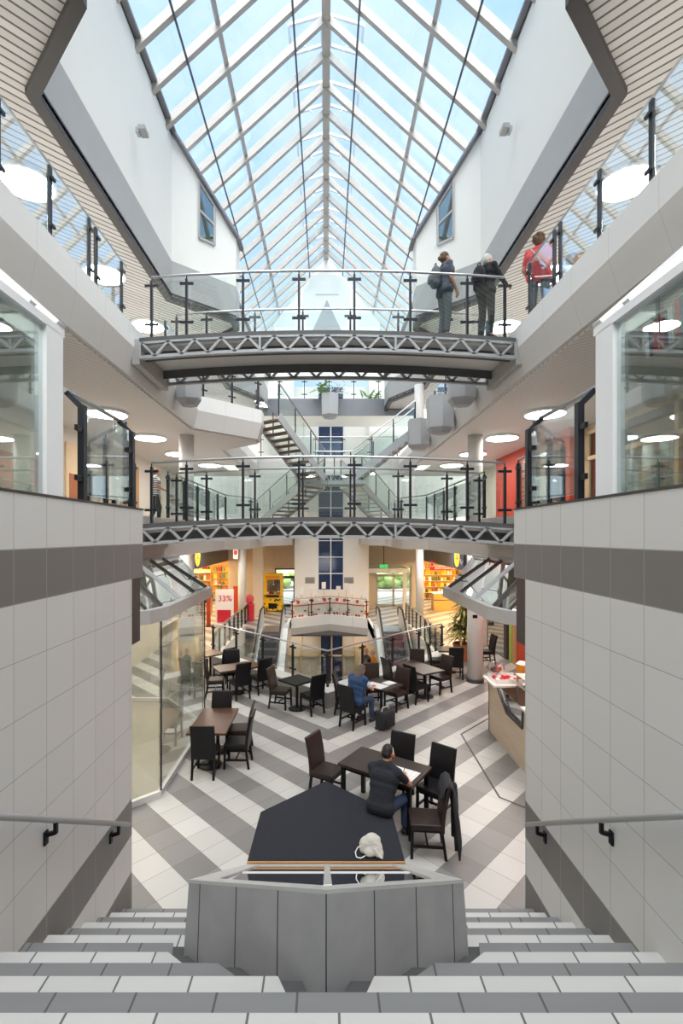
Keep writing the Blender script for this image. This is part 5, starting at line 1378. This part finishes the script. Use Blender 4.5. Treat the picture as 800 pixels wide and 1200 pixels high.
# woman with a bun on the bridge, looking to the right, hands by her pockets
rzA = rot_of((1,.25))
person('person with tied back hair and dark shirt on the upper footbridge, grey backpack', (2.36,9.62,DZ), rzA,
       standing(elR=(.23,.02,1.13), wrR=(.17,.16,.94), elL=(-.23,-.02,1.13), wrL=(-.19,.14,.94), face=(-.1,1,.15)), 'skin', 'brown_hair', 'bun', 'slate_shirt', 'grey_trousers', hands=((( .2,.4,-1),(1,0,0),.5),((-.2,.4,-1),(-1,0,0),.5)), fem=True)
v = Matrix.Rotation(rzA,3,'Z') @ Vector((0,-.20,0)); backpack('dark grey backpack worn by the person with tied back hair', 2.36+v.x, 9.62+v.y, DZ+1.02, rzA, 'grey_trousers')
# man in black jacket with hand on the rail
rzB = rot_of((.85,.5))
person('grey haired person in black jacket on the upper footbridge with hand on the rail', (3.20,9.66,DZ), rzB,
       standing(elR=(.27,.12,1.16), wrR=(.20,.36,1.12), elL=(-.26,-.02,1.14), wrL=(-.22,.14,.93), face=(.15,1,0), head=(0,.05,1.60)), 'skin', 'white_hair', 'short', 'black_cloth', 'dark_trousers', sleeve='long', topname='jacket', hands=(None,((0,1,-.1),(0,0,-1),.9)))
v = Matrix.Rotation(rzB,3,'Z') @ Vector((0,-.21,0)); backpack('black and blue backpack worn by the person in the black jacket', 3.20+v.x, 9.66+v.y, DZ+1.02, rzB, 'black_cloth')
# woman in red on the right gallery
rzC = rot_of((.55,.85))
person('curly haired person in red top beside the railing of the right upper gallery', (4.0,9.08,Z2+.001), rzC,
       standing(elL=(-.28,.04,1.15), wrL=(-.20,.22,1.02), elR=(.28,.04,1.15), wrR=(.20,.22,1.02)), 'skin', 'brown_hair', 'curly', 'red_shirt', 'grey_trousers', fem=True, sc=1.0, topname='top')
sb = thing('shoulder_bag', 'pale strap bag slung across the back of the person in red', 'bag', (4.0,9.08,Z2+1.0), rzC)
MB().path([(-.15,.02,.50),(-.13,-.07,.46),(-.06,-.135,.34),(.03,-.150,.20),(.12,-.135,.06),(.19,-.06,-.04),(.22,.02,-.08)],.014,6).build('strap', 'canvas', sb, local=True)
MB().box(.20,.27,-.02,.16,-.24,-.06).build('bag_body', 'canvas', sb, bevel=.02, local=True)
# grey haired person further right
person('grey haired person in pale top behind the railing of the right upper gallery', (4.95,9.75,Z2+.001), rot_of((-.2,1)),
       standing(), 'skin', 'grey_hair', 'curly', 'light_tee', 'dark_trousers', fem=True)
# person on the left middle gallery
person('person in striped shirt and dark trousers on the left middle gallery', (-5.25,14.9,Z1+.001), rot_of((1,.1)),
       standing(elR=(.22,.10,1.15), wrR=(.12,.30,1.05), hipR=(.1,0,.92), knR=(.11,.14,.52), anR=(.11,.10,.09), anL=(-.11,-.22,.09), knL=(-.11,-.06,.5)), 'tan_skin', 'brown_hair', 'short', 'striped_shirt', 'dark_trousers')
# ---- seated man on the platform
f = Vector((.50,.86,0)).normalized(); rzM = rot_of(f)
SZ = .45
sit = dict(pelvis=(0,0,SZ+.10), waist=(0,.06,SZ+.24), chest=(0,.15,SZ+.46), neck=(0,.21,SZ+.62), head=(0,.27,SZ+.74), face=(.1,.85,-.5), up=(0,.45,.9),
           shL=(-.20,.17,SZ+.55), shR=(.20,.17,SZ+.55), elL=(-.28,.33,SZ+.34), elR=(.30,.36,SZ+.33), wrL=(-.06,.44,SZ+.58), wrR=(.16,.56,SZ+.345),
           hipL=(-.10,.02,SZ+.09), hipR=(.10,.02,SZ+.09), knL=(-.14,.46,SZ+.06), knR=(.20,.46,SZ+.06), anL=(-.13,.42,.10), anR=(.20,.44,.10))
person('man with short black hair in dark tee shirt and jeans seated on the black platform', (.77,6.87,.002), rzM, sit, 'tan_skin', 'black_hair', 'short', 'navy_tee', 'jeans',
       hands=(((.3,.1,1),(.3,1,0),1.2), ((-.5,.8,-.05),(0,0,-1),.9)), topname='tee_shirt')
pn = thing('pen', 'pen in the hand of the man in the dark tee shirt', 'pen', (0,0,0)); 
pw = Vector((.77,6.87,0)) + Matrix.Rotation(rzM,3,'Z') @ Vector((.09,.66,SZ+.31)); pn.location = pw
MB().tube((0,0,0),(.02,-.03,.13),.005,6).build('barrel', 'sign_blue', pn, local=True)
hp_ = thing('headphones', 'headphones on the man in the dark tee shirt', 'headphones', (.77,6.87,0), rzM)
hc = Vector((0,.27,SZ+.755)); arc_ = [tuple(hc + Vector((.088*math.cos(a), -.02, 0)) + Vector((0,.45,.9)).normalized()*(.10*math.sin(a)+.02)) for a in [PI*i/10 for i in range(11)]]
MB().path(arc_, .010, 6).build('headband', 'canvas', hp_, local=True)
for k in (-1,1): MB().ell((k*.092, .262, SZ+.745), (.02,.034,.038), 12, 8).build('ear_cup', 'terracotta', hp_, local=True, smooth=True)
# ---- seated person in denim vest
rzW = rot_of((.66,.75)); SZ = .478
sit2 = dict(pelvis=(0,-.02,SZ+.10), waist=(0,.03,SZ+.25), chest=(0,.13,SZ+.48), neck=(0,.19,SZ+.63), head=(0,.27,SZ+.73), face=(.1,.8,-.6), up=(0,.5,.86),
           shL=(-.20,.14,SZ+.56), shR=(.20,.14,SZ+.56), elL=(-.29,.30,SZ+.34), elR=(.28,.32,SZ+.33), wrL=(-.12,.50,SZ+.33), wrR=(.13,.52,SZ+.33),
           hipL=(-.10,.0,SZ+.09), hipR=(.10,.0,SZ+.09), knL=(-.13,.43,SZ+.06), knR=(.17,.43,SZ+.06), anL=(-.13,.36,.10), anR=(.20,.40,.10))
person('long haired person in blue denim vest and jeans reading at the newspaper table', (.66,11.25,.002), rzW, sit2, 'tan_skin', 'grey_hair', 'long', 'light_tee', 'jeans', vest='denim_vest',
       hands=(((.2,1,-.05),(0,0,-1),.3), ((-.1,1,-.05),(0,0,-1),.3)), fem=True)
# ================================================================ light, sky, camera
def area(name, loc, sx, sy, energy, col, rot=(0,0,0)):
    l = bpy.data.lights.new(name, 'AREA'); l.shape = 'RECTANGLE'; l.size = sx; l.size_y = sy; l.energy = energy; l.color = col
    o = bpy.data.objects.new(name, l); C.objects.link(o); o.location = loc; o.rotation_euler = rot; return o
def pointl(name, loc, energy, col, r=.15):
    l = bpy.data.lights.new(name, 'POINT'); l.energy = energy; l.color = col; l.shadow_soft_size = r
    o = bpy.data.objects.new(name, l); C.objects.link(o); o.location = loc; return o
def make_light():
    w = bpy.data.worlds.new('sky'); bpy.context.scene.world = w; w.use_nodes = True
    t = w.node_tree; bg = t.nodes['Background']
    co = t.nodes.new('ShaderNodeTexCoord'); mp = t.nodes.new('ShaderNodeMapping'); mp.inputs['Scale'].default_value = (2.2,2.2,3.0)
    no = t.nodes.new('ShaderNodeTexNoise'); no.inputs['Scale'].default_value = 1.3; no.inputs['Detail'].default_value = 6; no.inputs['Roughness'].default_value = .55
    rp = t.nodes.new('ShaderNodeValToRGB'); rp.color_ramp.elements[0].position = .40; rp.color_ramp.elements[1].position = .68
    rp.color_ramp.elements[0].color = lin(176,211,246); rp.color_ramp.elements[1].color = lin(228,240,252)
    t.links.new(co.outputs['Generated'], mp.inputs[0]); t.links.new(mp.outputs[0], no.inputs['Vector'])
    t.links.new(no.outputs['Fac'], rp.inputs[0]); t.links.new(rp.outputs[0], bg.inputs[0]); bg.inputs[1].default_value = SKY
    sun = bpy.data.lights.new('sun', 'SUN'); sun.energy = SUN; sun.angle = math.radians(70); sun.color = (1,.94,.87)
    so = bpy.data.objects.new('sun', sun); C.objects.link(so); so.rotation_euler = (math.radians(22), math.radians(4), 0)
SKY, SUN = 1.35, 11.0
make_light()
for s_ in (-1, 1):
    for y in (7.2, 10.5, 14.5, 18.5, 22.5): area('ground_floor_fill', (s_*5.0, y, 4.0), 1.6, 1.6, 90, (1,.93,.84))  # unseen area lights added to brighten the floor under the galleries
for s_ in (-1.6, 1.8): area('lower_hall_area', (s_, 26.6, -1.0), 1.2, 1.2, 30, (1,.85,.68))  # warm area lights facing down below the balcony, no lamp body
for s_ in (-1, 1): area('bay_fill', (s_*2.95, 3.2, 6.55), .5, 1.2, 22, (1,.97,.92))  # added fill inside each bay so the interior and flags show
for x in (-2.6, 0, 2.8): area('entrance_area', (x, 28.8, 4.2), 1.0, 1.0, 60, (1,.93,.84))  # area lights facing down near the doors, without a fitting
cam = bpy.data.cameras.new('camera'); co = bpy.data.objects.new('camera', cam); C.objects.link(co)
co.location = (0,0,CZ); co.rotation_euler = (PI/2,0,0)
cam.sensor_fit = 'VERTICAL'; cam.sensor_height = 36; cam.sensor_width = 24; cam.lens = F/1200*36
cam.shift_x = (400-CX)/1200; cam.shift_y = (CY-600)/1200; cam.clip_start = .05; cam.clip_end = 300
sc = bpy.context.scene; sc.camera = co
sc.view_settings.view_transform = 'Standard'; sc.view_settings.look = 'None'; sc.view_settings.gamma = 1; sc.view_settings.use_curve_mapping = False
sc.view_settings.exposure = 0.0
sc.cycles.transparent_max_bounces = 32; sc.cycles.max_bounces = 10; sc.cycles.diffuse_bounces = 5; sc.cycles.glossy_bounces = 5
sc.cycles.use_denoising = True; sc.cycles.sample_clamp_indirect = 6.0
